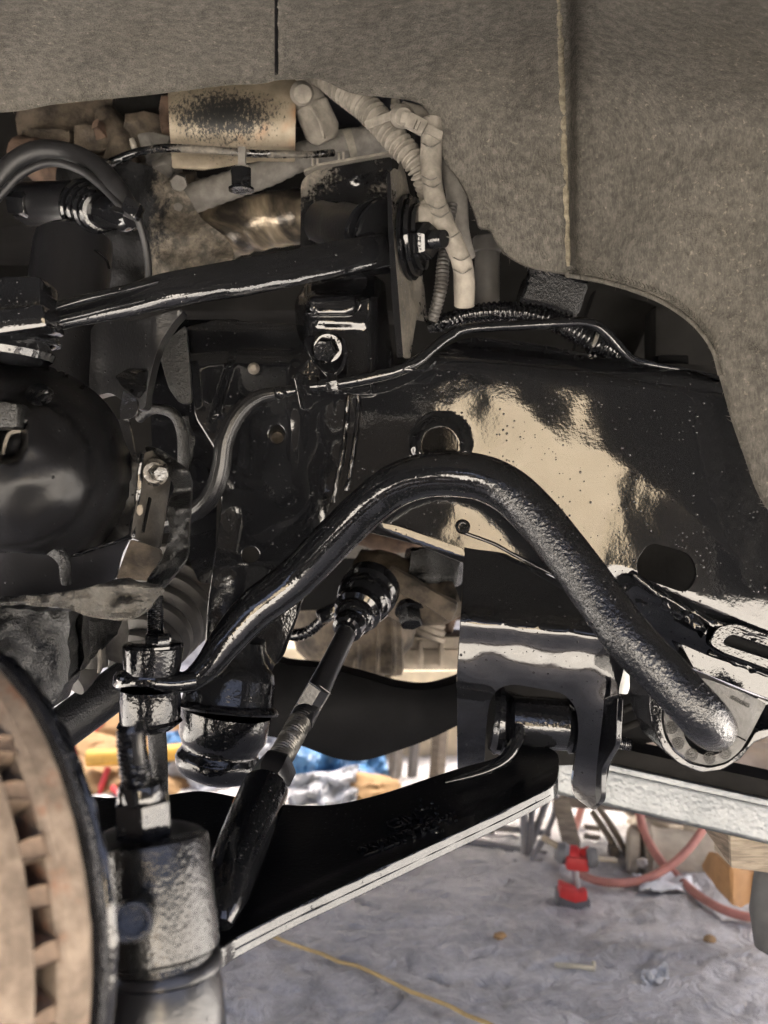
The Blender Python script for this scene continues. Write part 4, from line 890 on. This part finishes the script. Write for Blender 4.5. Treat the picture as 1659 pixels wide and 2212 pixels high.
obj('slot_back', plate(rnd([(312, 1066), (334, 1070), (318, 1158), (298, 1154)], 4), lambda x, y: .74, .004, (), 8), M['matte'], DS)
obj('plate_bolt', [lathe((335, 1020, .70), (332, 1021, .69), [(0, 30), (.4, 30), (.6, 24), (1, 22)], 30), hexp((334, 1021, .692), (348, 1024, .672), 18), ], M['dusty2'], DS)
obj('plate_edge', rough(tube([(309, 980, .69, 5), (300, 1050, .69, 6), (292, 1110, .69, 5), (282, 1160, .69, 7)], 5, 10, rough=.5), .001, 90), M['speck'], DS)
obj('weld_blob', lump(P(302, 1102, .678), .0022, .0012, .004, .3, 2, 2), M['casting'], DS)
rim = [(316, 966), (345, 968), (378, 992), (410, 1030), (408, 1100), (406, 1178), (399, 1212), (372, 1246), (345, 1276), (322, 1268), (318, 1250), (352, 1206), (366, 1160), (360, 1100), (374, 1050), (352, 1010), (326, 990)]
obj('torn_rim', rough(plate(cr(rim, 5, True), lambda x, y: .70+.02*noise.noise(Vector((x/40, y/40, 5)))+.0001*abs(x-380), .008, (), 6), .0015, 55), M['cast'], DS, bev=.001)
obj('rim_gap_plate', plate(rnd([(250, 1250), (282, 1165), (345, 1185), (350, 1200), (320, 1255)], 6), lambda x, y: .735+.0004*(y-1170)+.006*noise.noise(Vector((x/30, y/30, 2))), .004, (), 8), M['tandark'], DS)
obj('rolled_rim', rough(plate(cr([(-60, 1292), (0, 1290), (60, 1288), (110, 1284), (160, 1276), (210, 1264), (262, 1250), (290, 1256), (318, 1262), (346, 1274), (330, 1300), (292, 1336), (240, 1340), (190, 1330), (140, 1314), (60, 1308), (-60, 1308)], 5, True), lambda x, y: .675-.010*math.exp(-((y-1290+.1*(x-100))/16)**2)+.016*noise.noise(Vector((x/34, y/22, 7))), .012, (), 6), .0012, 80), M['crust'], DS, bev=.001)
obj('bent_tab', [rough(plate(rnd([(248, 812), (278, 796), (318, 796), (316, 838), (298, 862), (268, 840)], 5), plane3((248, 812, .72), (318, 796, .745), (298, 862, .70)), .003, (), 6), .0012, 90), plate(rnd([(266, 842), (296, 862), (298, 888), (288, 902), (260, 908), (258, 890)], 7), lambda x, y: .705, .004, (), 6), plate(rnd([(254, 904), (278, 906), (292, 985), (300, 990), (290, 1000), (268, 950)], 5), lambda x, y: .712, .004, (), 6)], M['paint'], DS, bev=.0008)
obj('bracket_foot', [rough(boxw(P(12, 900, .64), (.012, 0, 0), (0, .012, 0), (0, 0, .008), .003), .002, 70), boxw(P(8, 880, .64), (.012, 0, -.002), (0, .01, 0), (.001, 0, .003), .001)], M['cast'], DS)
obj('rust_edge', tube([(45, 930, .662, 4), (22, 935, .66, 5), (12, 955, .66, 4), (2, 1000, .66, 4)], 4, 8, rough=.3), M['tan'], DS)
KA = thing('steering_knuckle', 'broad black knuckle arm curving up behind the hub shield', 'steering knuckle', P(300, 860, .84))
obj('arm', plate(cr([(206, 700), (300, 690), (392, 668), (372, 700), (346, 742), (330, 790), (318, 845), (312, 880), (285, 880), (240, 850), (196, 850), (196, 760)], 8, True), lambda x, y: .80+.05*sst(340, 200, x)+.002*noise.noise(Vector((x/70, y/70, 2))), .02, (), 8), M['armtop'], KA, bev=.003)
CA = thing('lower_knuckle_casting', 'rough spotted black casting below the torn rim', 'casting', P(100, 1500, .7))
obj('casting_body', rough(plate(cr([(-80, 1310), (0, 1312), (70, 1318), (140, 1322), (200, 1342), (252, 1346), (222, 1392), (180, 1430), (140, 1480), (104, 1534), (40, 1540), (-80, 1480)], 7, True), lambda x, y: .69+.0011*max(0, x-150)+.00016*max(0, y-1320)-.02*math.exp(-((x-150)/14)**2)+.012*noise.noise(Vector((x/50, y/50, 9))), .03, (), 7), .0022, 90), M['cast'], CA, bev=.002)
FB = thing('dusty_dust_boot', 'folded tan grey rubber boot below the torn rim', 'dust boot', P(210, 1470, .82))
obj('boot_fold', [rough(tube([(200, 1340, .80, 22), (212, 1380, .80, 20), (206, 1440, .80, 26)], 5, 18), .002, 50), rough(tube([(245, 1335, .83, 30), (250, 1380, .83, 24), (238, 1420, .83, 34)], 5, 18), .003, 40)], M['tape'], FB)
obj('boot_strap', tube([(186, 1336, .782, 8), (206, 1372, .778, 7), (216, 1420, .78, 7), (214, 1452, .785, 6)], 5, 12, squash=.5), M['tan'], FB)
obj('boot_neck', tube([(150, 1470, .80, 40), (180, 1440, .81, 40), (200, 1410, .82, 34)], 6, 24, rough=.12), M['boot'], FB)
# ------------------------------------------------------------------ steering knuckle boss and stud, close to the lens
KN = thing('knuckle_ball_joint', 'large out of focus black ball joint with threaded stud', 'ball joint', P(345, 2260, .5))
obj('body', lathe((328, 1808, .50), (352, 2100, .49), [(0, 60), (.005, 108), (.02, 118), (.06, 121), (.35, 122), (.7, 124), (.85, 121), (.88, 112), (.92, 112), (1, 118)], 56), M['knb'] if 'knb' in M else M['bar'], KN)
obj('top_cap', lathe((328, 1800, .50), (328, 1812, .50), [(0, 70), (.1, 104), (.5, 114), (1, 116)], 52), M['semi'], KN)
obj('boot_ring', lathe((350, 2066, .49), (354, 2112, .49), [(0, 118), (.3, 128), (.7, 128), (1, 120)], 52), M['semi'], KN)
obj('boot', lathe((353, 2100, .485), (364, 2420, .48), [(0, 116), (.1, 126), (.4, 130), (.8, 124), (1, 90)], 52), M['semi'], KN)
obj('nut', [lathe((304, 1690, .50), (306, 1724, .50), [(0, 36), (.1, 48), (.6, 52), (1, 52)], 32), hexp((308, 1722, .50), (312, 1806, .50), 64, .08)], M['paint'], KN)
obj('stud', tube([(283, 1572, .50, 30), (284, 1578, .50, 33), (286, 1620, .50, 34), (290, 1650, .50, 35), (298, 1700, .50, 36)], 3, 36, thread=(.0022, .09), rough=.05), M['paint'], KN)
obj('stud_flat', boxw(P(298, 1618, .483), (.0025, 0, .0003), (0, .0008, 0), (-.0005, 0, .008), .0005), M['semi'], KN)
obj('grease_boss', lathe((286, 1990, .452), (288, 1990, .432), [(0, 48), (.5, 46), (.85, 42), (1, 36), (1, 30), (.3, 26)], 36), M['knb'], KN)
# ------------------------------------------------------------------ brake rotor, close to the lens
RO = thing('brake_rotor', 'rusty brown vented brake rotor edge close to the lens', 'brake rotor', (-.2, .5, .45))
RSC = .75; ROC = Vector((-.2782, .652, H-(.7-.4484)))*RSC+Vector((0, 0, H*(1-RSC))); RON = Vector((math.cos(.8233), math.sin(.8233), 0)); RR = .165*RSC
def ring(s0, s1, r0, r1, seg=150, ch=.0012, wob=.0007, seed=0):
    prof = [(s0, r0), (s0, r1-ch), (s0+ch, r1), (s1-ch, r1), (s1, r1-ch), (s1, r0)]
    T = RON; A = Vector((0, 0, 1)); B = T.cross(A); vs = []; fs = []
    for k in range(seg):
        a = 2*math.pi*k/seg; u = A*math.cos(a)+B*math.sin(a)
        for (s_, r) in prof: vs.append(ROC+T*s_+u*(r+wob*noise.noise(u*18+Vector((s_*300, seed, 0)))))
    m = len(prof)
    for k in range(seg):
        k2 = (k+1) % seg
        for j in range(m): fs.append((k*m+j, k*m+(j+1) % m, k2*m+(j+1) % m, k2*m+j))
    return vs, fs
obj('friction_ring', ring(-.016, 0.0, .05, RR, ch=.0035), M['rotor'], RO)
obj('friction_ring', ring(-.046, -.026, .05, RR-.001, seed=4), M['rotor'], RO)
obj('groove_ring', ring(-.068, -.0475, .05, RR-.0022, seed=4), M['rotor'], RO)
NV = 34; vm = None
for k in range(NV):
    a = 2*math.pi*k/NV; u = Vector((0, 0, 1))*math.cos(a)+RON.cross(Vector((0, 0, 1)))*math.sin(a); t = RON.cross(u)
    if u.y > .2: continue
    u = (u+t*random.uniform(-.025, .025)).normalized(); t = RON.cross(u)
    c = ROC+RON*-.021+u*(RR-.024)
    if vm is None:
        vm = obj('vane', rough(boxw(c, u*.020, RON*.0058, t*.0042, .0015, nz=.001, sub=1), .0008, 90), M['vane'], RO)
        M0 = Matrix.Translation(c-RO.location)@Matrix((u, t, RON)).transposed().to_4x4(); vm.data.transform(M0.inverted()); vm.matrix_local = M0
    else:
        o = vm.copy(); C.objects.link(o); o.parent = RO
        o.matrix_local = Matrix.Translation(c+u*random.uniform(-.002, .001)-RO.location)@Matrix((u, t, RON)).transposed().to_4x4()@Matrix.Rotation(random.uniform(-.25, .25), 4, 'X')
obj('hat_core', ring(-.03, -.014, .04, RR-.026, 80), M['rust'], RO)
DG = thing('rotor_dust_plate', 'black dust plate edge beside the brake rotor', 'dust plate', (-.18, .5, .45))
obj('plate_rim', ring(.003, .007, .09, RR-.001, seed=8, wob=.0012), M['grit'], DG)
obj('plate_lip', ring(.007, .011, .09, RR-.0015, seed=9, wob=.002), M['speck'], DG)
# ------------------------------------------------------------------ silver jack beam on timber
JK = thing('silver_beam', 'hammered silver steel beam with a black rubber top strip', 'beam', P(1450, 1800, .95))
a0, a1 = P(1120, 1655, 1.02), P(1850, 1822, .92); ux = (a1-a0)/2; c0 = (a0+a1)/2; t_ = ux.normalized(); upv = Vector((0, 0, 1))-t_*t_.z; upv.normalize(); fw = t_.cross(upv)
obj('tube_section', boxw(c0+Vector((0, .02, 0)), ux, fw*.02, upv*.0175, .0035, 3), M['silver'], JK)
obj('top_lip', boxw(c0+upv*.0205+Vector((0, .016, 0)), ux, fw*.018, upv*.003, .001), M['silver'], JK)
obj('rubber_strip', boxw(c0+upv*.0325+Vector((0, .024, 0)), ux, fw*.02, upv*.009, .002), M['dark'], JK)
WB = thing('timber_block', 'weathered timber block under the silver beam end', 'timber block', P(1590, 1890, .97))
blk = boxw(P(1640, 1832, .98)+Vector((.02, .03, 0)), Vector((.05, .0, .002)), Vector((-.008, .03, 0)), (0, 0, .024), .0015)
obj('block_front', plate(rnd([(1577, 1786), (1580, 1874), (1800, 1905), (1800, 1820)], 2), lambda x, y: .965, .05, (), 12), M['wood'], WB, bev=.0012)
obj('block_side', plate(rnd([(1518, 1773), (1578, 1786), (1581, 1874), (1521, 1790)], 2), plane3((1518, 1773, 1.02), (1578, 1786, .966), (1581, 1874, .966)), .02, (), 10, ext=(.6, .6, 0)), M['wooddk'], WB, bev=.001)  # side face has a darker timber colour than the front
# ------------------------------------------------------------------ drivetrain seen through the gap
GX = thing('gearbox_casting', 'tan gearbox casting hanging in the gap behind the tie rod', 'gearbox', P(780, 1480, 1.4))
obj('housing', lathe((760, 1230, 1.5), (770, 1480, 1.45), [(0, 60), (.05, 120), (.4, 140), (.7, 120), (.9, 70), (1, 40)], 36, lambda t, a: 1+.05*math.sin(a*3)), M['tandark2'] if 'tandark2' in M else M['tandark'], GX)
obj('sump', pbox(760, 1330, 872, 1462, 1.40, .12, .012, nz=.004, sub=2), M['tandark'], GX)
for x in (775, 815, 850):
    obj('rib', tube([(x, 1335, 1.395, 5), (x+2, 1400, 1.393, 5), (x+1, 1460, 1.395, 4)], 6, 8), M['tandark'], GX)
CT = thing('conduit_whip', 'black corrugated conduit with plug behind the tie rod', 'conduit', P(690, 1370, 1.15))
obj('conduit', tube([(735, 1325, 1.1, 10), (700, 1338, 1.12, 12), (670, 1362, 1.14, 13), (640, 1372, 1.15, 14), (615, 1366, 1.17, 14)], 3, 16, rib=(.006, .16)), M['paint'], CT)
obj('plug', rough(boxw(P(715, 1322, 1.1), (.014, 0, .006), (0, .012, 0), (-.003, 0, .008), .003, sub=1), .001, 60), M['paint'], CT)
RP = thing('rusty_cross_plate', 'dull tan cross plate above the steering rack', 'plate', P(830, 1205, 1.2))
obj('plate_body', plate(rnd([(700, 1150), (900, 1150), (905, 1208), (700, 1205)], 3), lambda x, y: 1.25, .02, [rnd([(780, 1186), (797, 1186), (797, 1200), (780, 1200)], 2)], 12), M['tape'], RP, bev=.002)
obj('heat_pipe', tube([(760, 1150, 1.22, 22), (860, 1172, 1.22, 24), (940, 1150, 1.22, 22)], 6, 16, rough=.1), M['rust'], RP)
LG = thing('pale_alloy_bracket', 'pale alloy bracket with ribs low behind the tie rod', 'bracket', P(930, 1480, 1.5))
obj('ledge', [pbox(862, 1375, 1010, 1402, 1.55, .1, .006), pbox(868, 1402, 1010, 1448, 1.57, .08, .006)], M['casting'], LG)
for x in (905, 950): obj('web', pbox(x, 1385, x+9, 1445, 1.54, .03, .002), M['casting'], LG)
obj('ring_stack', [lathe((920, 1330+k*14, 1.52), (914, 1344+k*14, 1.52), [(0, 40), (.2, 48), (.8, 48), (1, 40)], 30) for k in range(3)], M['casting'], LG)
obj('post', [tube([(1000, 1290, 1.6, 14), (975, 1330, 1.6, 14), (962, 1390, 1.6, 9)], 6, 14), tube([(950, 1320, 1.62, 24), (1010, 1316, 1.62, 22)], 6, 14)], M['rust'], LG)
SKD = thing('dark_crossmember', 'sagging matte black crossmember under the gearbox', 'crossmember', P(780, 1640, 1.15))
obj('beam_face', plate(cr([(540, 1425), (620, 1436), (700, 1444), (780, 1462), (850, 1482), (920, 1490), (980, 1476), (1040, 1455), (1040, 1540), (1000, 1562), (930, 1596), (860, 1622), (790, 1642), (730, 1640), (660, 1615), (600, 1595), (540, 1570)], 9, True), lambda x, y: 1.115+.03*((y-1535)/105)**2, .05, (), 12), M['matte'], SKD, bev=.006)
DP = thing('dark_frame_bracket', 'dark inner frame bracket in the gap by the bushing', 'bracket', P(1390, 1660, 1.1))
obj('web', plate(rnd([(1320, 1400), (1480, 1480), (1480, 1640), (1440, 1668), (1420, 1600), (1320, 1625)], 10), lambda x, y: 1.02, .01, (), 14), M['matte'], DP)
for k in range(3): obj('rib', tube([(1330, 1500+k*40, 1.0, 8), (1380, 1480+k*40, 1.0, 8), (1430, 1462+k*42, 1.0, 8)], 6, 10), M['dark'], DP)
CU = thing('white_cup', 'white plastic cup behind the control arm bracket', 'cup', P(1348, 1490, 1.0))
obj('cup_body', lathe((1346, 1440, .93), (1340, 1496, .93), [(0, 22), (.8, 18), (1, 15)], 24), plain('white_plastic', (.6, .6, .57), .4), CU)
# ------------------------------------------------------------------ things lying on the shop floor
red = plain('red_clamp_paint', (.48, .03, .03), .45, .2); blk_ = plain('grey_cast_iron', (.12, .12, .12), .6); steel = plain('dull_steel_rod', (.35, .35, .35), .4, .2, metal=.6)
pinkm = plain('pink_rubber_hose', (.40, .17, .13), .55, .2)
def stand(p): return Vector((p.x, p.y, 0))
b = PF(1240, 1945); CL = thing('red_clamp', 'red pipe clamp standing on the floor with a timber handle', 'clamp', stand(b))
dB = b.y
obj('foot', [boxw(P(1228, 1944, dB), (.022, 0, -.006), (0, .018, 0), (.001, 0, .014), .003), boxw(P(1250, 1950, dB), (.018, 0, 0), (0, .016, 0), (0, 0, .011), .003)], blk_, CL)
obj('jaw', [boxw(P(1226, 1925, dB-.01), (.016, 0, -.006), (0, .015, 0), (.001, 0, .012), .004), boxw(P(1252, 1933, dB-.012), (.012, 0, .002), (0, .012, 0), (0, 0, .009), .003)], red, CL)
obj('rod', tube([(1248, 1935, dB, 8), (1244, 1900, dB, 8), (1240, 1860, dB, 8)], 6, 14), steel, CL)
obj('body', [lathe((1224, 1850, dB), (1272, 1848, dB), [(0, 18), (.1, 24), (.5, 22), (.6, 15), (.8, 17), (1, 20)], 20), boxw(P(1245, 1862, dB-.01), (.02, 0, -.002), (0, .015, 0), (0, 0, .012), .004)], red, CL)
obj('end_cap', lathe((1268, 1852, dB-.02), (1288, 1852, dB-.02), [(0, 16), (.3, 22), (1, 20)], 20), blk_, CL)
obj('end_cap', lathe((1202, 1838, dB), (1226, 1846, dB), [(0, 18), (.5, 24), (1, 20)], 20), blk_, CL)
obj('bar', tube([(1172, 1808, dB+.02, 7), (1240, 1845, dB, 7), (1330, 1858, dB+.02, 6)], 6, 10), plain('brown_bar', (.3, .25, .18), .6), CL)
b2 = PF(1235, 1838); PK = thing('wooden_slat', 'short brown wooden slat leaning behind the red clamp', 'wood slat', stand(b2))
obj('slat_board', plate(rnd([(1196, 1732), (1228, 1720), (1254, 1818), (1252, 1845), (1222, 1850)], 4), lambda x, y: 1.95+.0003*(1840-y), .02, (), 12), M['wood'], PK, bev=.002)
def hose(name, label, pts, r, mat):
    o = obj(name, tube([(x, y, (floor_d(y, .012) if d is None else d), r) for (x, y, d) in pts], 6, 16), mat); return tag(o, label, 'air hose')
hose('pink_air_hose', 'pink rubber hose looping across towards the timber block', [(1225, 1800, 2.0), (1230, 1860, 1.93), (1262, 1892, None), (1309, 1906, None), (1375, 1904, None), (1433, 1880, 1.85), (1480, 1842, 1.87), (1519, 1791, 1.9), (1560, 1720, 1.92)], 9, pinkm)
hose('pink_air_hose', 'pink rubber hose running diagonally down to the right edge', [(1372, 1690, 2.05), (1379, 1744, 2.0), (1391, 1795, 1.96), (1422, 1853, 1.9), (1461, 1892, 1.87), (1511, 1936, None), (1570, 1968, None), (1636, 1984, None), (1720, 1990, None)], 9.5, pinkm)
hose('pink_air_hose', 'short bit of pink hose behind the pocket bracket', [(1260, 1730, 2.2), (1250, 1765, 2.18), (1238, 1800, 2.15)], 8, pinkm)
TK = thing('tan_air_tank', 'dusty tan cylinder tank lying behind the pink hose', 'tank', stand(PF(1450, 1900)))
tank = plain('dusty_tan_paint', (.36, .31, .23), .7, .25)
obj('drum', lathe((1380, 1848, 1.98), (1580, 1872, 1.96), [(0, 50), (.03, 70), (.1, 72), (.12, 66), (.2, 62), (.95, 64), (1, 50)], 36), tank, TK)
obj('band', lathe((1352, 1848, 1.985), (1380, 1852, 1.98), [(0, 55), (.2, 66), (.8, 66), (1, 58)], 36), tank, TK)
obj('end_bolt', lathe((1388, 1864, 1.90), (1386, 1864, 1.893), [(0, 12), (.5, 12), (1, 8)], 18), M['alu'], TK)
TC = thing('tan_tarpaulin', 'folded tan tarpaulin heaped behind the hoses', 'tarpaulin', stand(PF(1450, 1800)))
obj('fold', [rough(lump(P(1440, 1782, 2.2), .09, .06, .045, .25, 3, 4), .004, 30), rough(lump(P(1500, 1760, 2.25), .08, .06, .05, .3, 7, 4), .004, 30), rough(lump(P(1400, 1760, 2.3), .06, .05, .06, .3, 9, 4), .004, 30)], tank, TC)
GT = thing('grey_tarpaulin', 'grey brown sheet draped behind the silver beam', 'tarpaulin', stand(PF(1500, 1740)))
obj('draped_sheet', sheet(P(1480, 1640, 2.1), (.28, 0, -.03), (0, .02, .13), (0, -1, 0), 30, 20, .03, 2.2, 3), plain('grey_brown_canvas', (.17, .14, .115), .9), GT)
RS = thing('ribbed_hose_stack', 'ribbed dark hose and bars stacked behind the wooden slat', 'hose', stand(PF(1330, 1850)))
obj('bar', [tube([(1290, 1740, 2.05, 7), (1330, 1800, 2.02, 7), (1365, 1870, 2.0, 7)], 6, 10), tube([(1278, 1752, 2.06, 7), (1318, 1812, 2.03, 7), (1352, 1880, 2.0, 7)], 6, 10)], plain('brown_bars', (.17, .14, .10), .7), RS)
obj('rung', [tube([(1262, 1786+k*20, 2.1, 6), (1295, 1790+k*20, 2.1, 6)], 6, 8) for k in range(4)], M['casting'], RS)
obj('pedestal', pbox(1318, 1830, 1338, 1896, 2.0, .03, .004), M['casting'], RS)
PA = obj('white_paper', sheet(PF(1440, 1912, .004)+Vector((0, 0, .006)), (.055, 0, 0), (.0, .035, 0), (0, 0, 1), 16, 12, .012, 2.2, 4), plain('white_paper', (.62, .62, .6), .8)); tag(PA, 'crumpled white paper under the crossing pink hoses', 'paper')
OB = obj('orange_bag', rough(plate(rnd([(1555, 1874), (1600, 1880), (1650, 1884), (1655, 1950), (1585, 1962), (1562, 1930), (1547, 1906)], 10), lambda x, y: 1.55+.03*math.sin(x/16), .07, (), 8), .006, 25), plain('orange_brown_paper', (.28, .15, .06), .8)); tag(OB, 'orange brown paper bag beneath the timber block', 'bag')
GD = obj('grey_drum', lathe((1672, 1868, 1.05), (1690, 2060, 1.05), [(0, 30), (.08, 42), (.5, 60), (.9, 56), (1, 30)], 36), plain('grey_plastic', (.05, .05, .048), .6)); tag(GD, 'blurred grey plastic drum at the right edge', 'drum')
# metal stands far right of centre
random.seed(11)
MS = thing('steel_trestle', 'grey steel trestle frame standing on the floor beyond the arm', 'trestle', stand(PF(1100, 1860)))
gs = plain('grey_dusty_steel', (.20, .19, .18), .6)
for i, (p, q_) in enumerate((((1000, 1815, 2.1), (1180, 1846, 2.02)), ((1000, 1780, 2.15), (1190, 1800, 2.1)), ((1060, 1800, 2.1), (1070, 1700, 2.1)), ((1128, 1700, 2.08), (1134, 1862, 2.0)), ((1152, 1710, 2.08), (1140, 1862, 2.0)), ((1192, 1700, 2.1), (1140, 1840, 2.02)))):
    obj('bar', tube([(*p, 8), (*q_, 8)], 8, 10), gs, MS)
obj('foot', boxw(P(1140, 1858, 2.0), (.03, 0, 0), (0, .02, 0), (0, 0, .006), .002), gs, MS)
RH = obj('grey_cable', tube([(1200, 1700, 2.0, 6), (1196, 1760, 2.0, 6), (1170, 1820, 1.99, 6), (1150, 1855, 1.97, 6), (1176, 1868, 1.96, 5)], 6, 10), gs); tag(RH, 'thin grey cable hanging beside the steel trestle', 'cable')
# upright posts between arm and crossmember
pm = plain('pale_painted_post', (.26, .23, .19), .7, .2)
for i, (x, y0, y1, w_, lab) in enumerate(((836, 1590, 1760, 18, 'pale upright post, leftmost in the gap above the arm'), (862, 1600, 1760, 30, 'wide pale post second from left above the arm'), (900, 1590, 1760, 22, 'grey post beside the wide pale post above the arm'), (955, 1575, 1740, 34, 'wide leaning tan board next to the pocket bracket'))):
    o = obj('upright_post', tube([(x, y0-60, 2.6, w_*.5), (x-10, (y0+y1)/2, 2.6, w_*.5), (x-22, y1+20, 2.6, w_*.5)], 10, 4), (pm, M['alu'], gs, M['wood'])[i], ang=30); tag(o, lab, 'post', 'posts leaning behind the lower arm')
# sacks, plastic and rubble beyond the truck
sm = plain('pale_tan_sacking', (.34, .215, .10), .85, .25, sc=8); sm2 = plain('dark_tan_sacking', (.24, .14, .065), .85, .3, sc=8)
stripe = plain('red_sack_print', (.50, .05, .05), .7)
sx = [(165, 1690, 2.62, .085), (235, 1700, 2.55, .095), (300, 1712, 2.5, .08), (375, 1715, 2.55, .075), (190, 1635, 2.85, .09), (265, 1640, 2.8, .085), (330, 1650, 2.85, .08), (120, 1650, 2.9, .10), (215, 1580, 3.1, .10), (300, 1590, 3.15, .09), (395, 1640, 3.0, .09), (430, 1690, 2.7, .07), (150, 1600, 3.1, .09), (380, 1580, 3.2, .1)]
where = ['beside the brake rotor', 'front middle of the pile', 'below the yellow tube', 'behind the link sleeve', 'under the half shaft', 'right behind the yellow tube', 'left of the link sleeve', 'half hidden by the rotor', 'top of the pile', 'top of the pile by the link', 'right of the link sleeve', 'below the bump stop', 'upper left of the pile', 'behind the lower grommet']
for i, (x, y, d, r) in enumerate(sx):
    c = P(x, y, d); t = thing('tan_sack', 'lumpy tan sack '+where[i], 'sack', (c.x, c.y, c.z-r*.75), 'tan sacks piled beyond the truck')
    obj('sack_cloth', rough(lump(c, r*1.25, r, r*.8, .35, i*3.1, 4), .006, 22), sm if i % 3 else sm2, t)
    if i in (0, 1, 2, 4, 5, 8, 9): 
        u = Vector((math.cos(i*1.3), 0, math.sin(i*1.3)))
        obj('print_stripe', sweepw([c+u*(k/8-.5)*1.5*r+Vector((0, -r*1.02*math.sqrt(max(.05, 1-((k/8-.5)*1.3)**2)), 0)) for k in range(9)], [.008]*9, 8), stripe, t)
yt = obj('yellow_tube', tube([(190, 1637, 2.48, 18), (230, 1636, 2.48, 18), (330, 1630, 2.5, 18), (480, 1612, 2.55, 17)], 8, 20), plain('yellow_plastic_tube', (.5, .29, .05), .5)); tag(yt, 'yellow plastic tube lying across the tan sacks', 'tube')
wp = plain('white_plastic_film', (.42, .435, .45), .35, .1); bp2 = plain('blue_plastic_film', (.07, .19, .36), .35, .3)
for i, (x, y, d, a, m_, lab) in enumerate(((410, 1640, 2.62, (.10, .07), bp2, 'blue plastic film behind the link sleeve'), (470, 1690, 2.5, (.13, .07), wp, 'white plastic film under the bump stop'), (560, 1700, 2.55, (.12, .09), wp, 'white plastic film left of the jam nut'), (650, 1690, 2.5, (.10, .09), wp, 'white plastic film right of the jam nut'), (730, 1680, 2.48, (.12, .085), bp2, 'bright blue plastic sheet right of the tie rod'), (600, 1630, 2.8, (.16, .10), wp, 'white plastic film high behind the tie rod threads'), (700, 1720, 2.35, (.08, .05), wp, 'white plastic film in front of the blue sheet'))):
    o = obj('plastic_film', sheet(P(x, y, d), (a[0], 0, .01), (0, .05, a[1]), (0, -1, .3), 30, 24, .05, 2.6, i*2.3+1), m_, ang=70); tag(o, lab, 'plastic sheet', 'plastic film heaped beyond the truck')
cb = obj('cardboard_scrap', rough(lump(P(800, 1705, 2.4), .07, .05, .035, .4, 4, 3), .01, 20), sm); tag(cb, 'torn tan cardboard scrap beside the blue sheet', 'cardboard')
lw = thing('white_carton', 'bright pale carton low in the gap beside the gearbox', 'carton', stand(P(900, 1480, 2.9)))
obj('carton_side', [boxw(P(690, 1440, 2.9), (.22, 0, 0), (0, .1, 0), (0, 0, .07), .01), boxw(P(900, 1480, 2.9), (.22, 0, 0), (0, .1, 0), (0, 0, .06), .01), boxw(P(770, 1560, 2.95), (.4, 0, 0), (0, .1, 0), (0, 0, .14), .01)], plain('pale_carton', (.55, .47, .33), .8), lw)
# scraps on the floor
sl = []
for i in range(15):
    t = i/14; x, y = 535+t*(1090-535)+4*math.sin(i*1.9), 2008+t*(2230-2008)+14*math.sin(t*3.0)*-.6; p = PF(x, y, .004); p.z += ground_h(p.x, p.y)*.7+.002; sl.append(p)
st_ = obj('straw_strand', sweepw(sl, [.0025, .0032]+[.003]*12+[.0025], 8), plain('yellow_straw', (.50, .36, .15), .7)); tag(st_, 'long yellow straw strand lying across the floor', 'straw')
def scrap(name, label, cat, g, m_): return tag(obj(name, g, m_), label, cat)
def gp(x, y, z=.004):
    p = PF(x, y, z); p.z += ground_h(p.x, p.y); return p
scrap('straw_scrap', 'bent pale straw scrap lying on the open floor', 'straw', sweepw([gp(1200, 2078), gp(1240, 2088), gp(1283, 2096), gp(1282, 2080)], [.004]*4, 8), plain('pale_straw', (.55, .5, .36), .7))
scrap('wood_chip', 'small orange wood chip on the middle of the floor', 'wood chip', lump(gp(1080, 2027), .011, .009, .006, .4, 2, 2), sm)
scrap('wood_chip', 'tiny orange wood chip near the grey drum', 'wood chip', lump(gp(1533, 2021), .010, .008, .006, .4, 6, 2), sm)
scrap('paper_scrap', 'crumpled white paper scrap low on the right floor', 'paper', rough(sheet(gp(1415, 2115)+Vector((0, 0, .008)), (.02, 0, .004), (.004, .016, 0), (0, 0, 1), 12, 10, .014, 2.4, 6), .002, 80), plain('grey_white_paper', (.55, .55, .53), .8))
scrap('paper_scrap', 'small white flake on the floor near the right edge', 'paper', lump(gp(1738, 2190), .008, .006, .003, .4, 9, 2), wp)
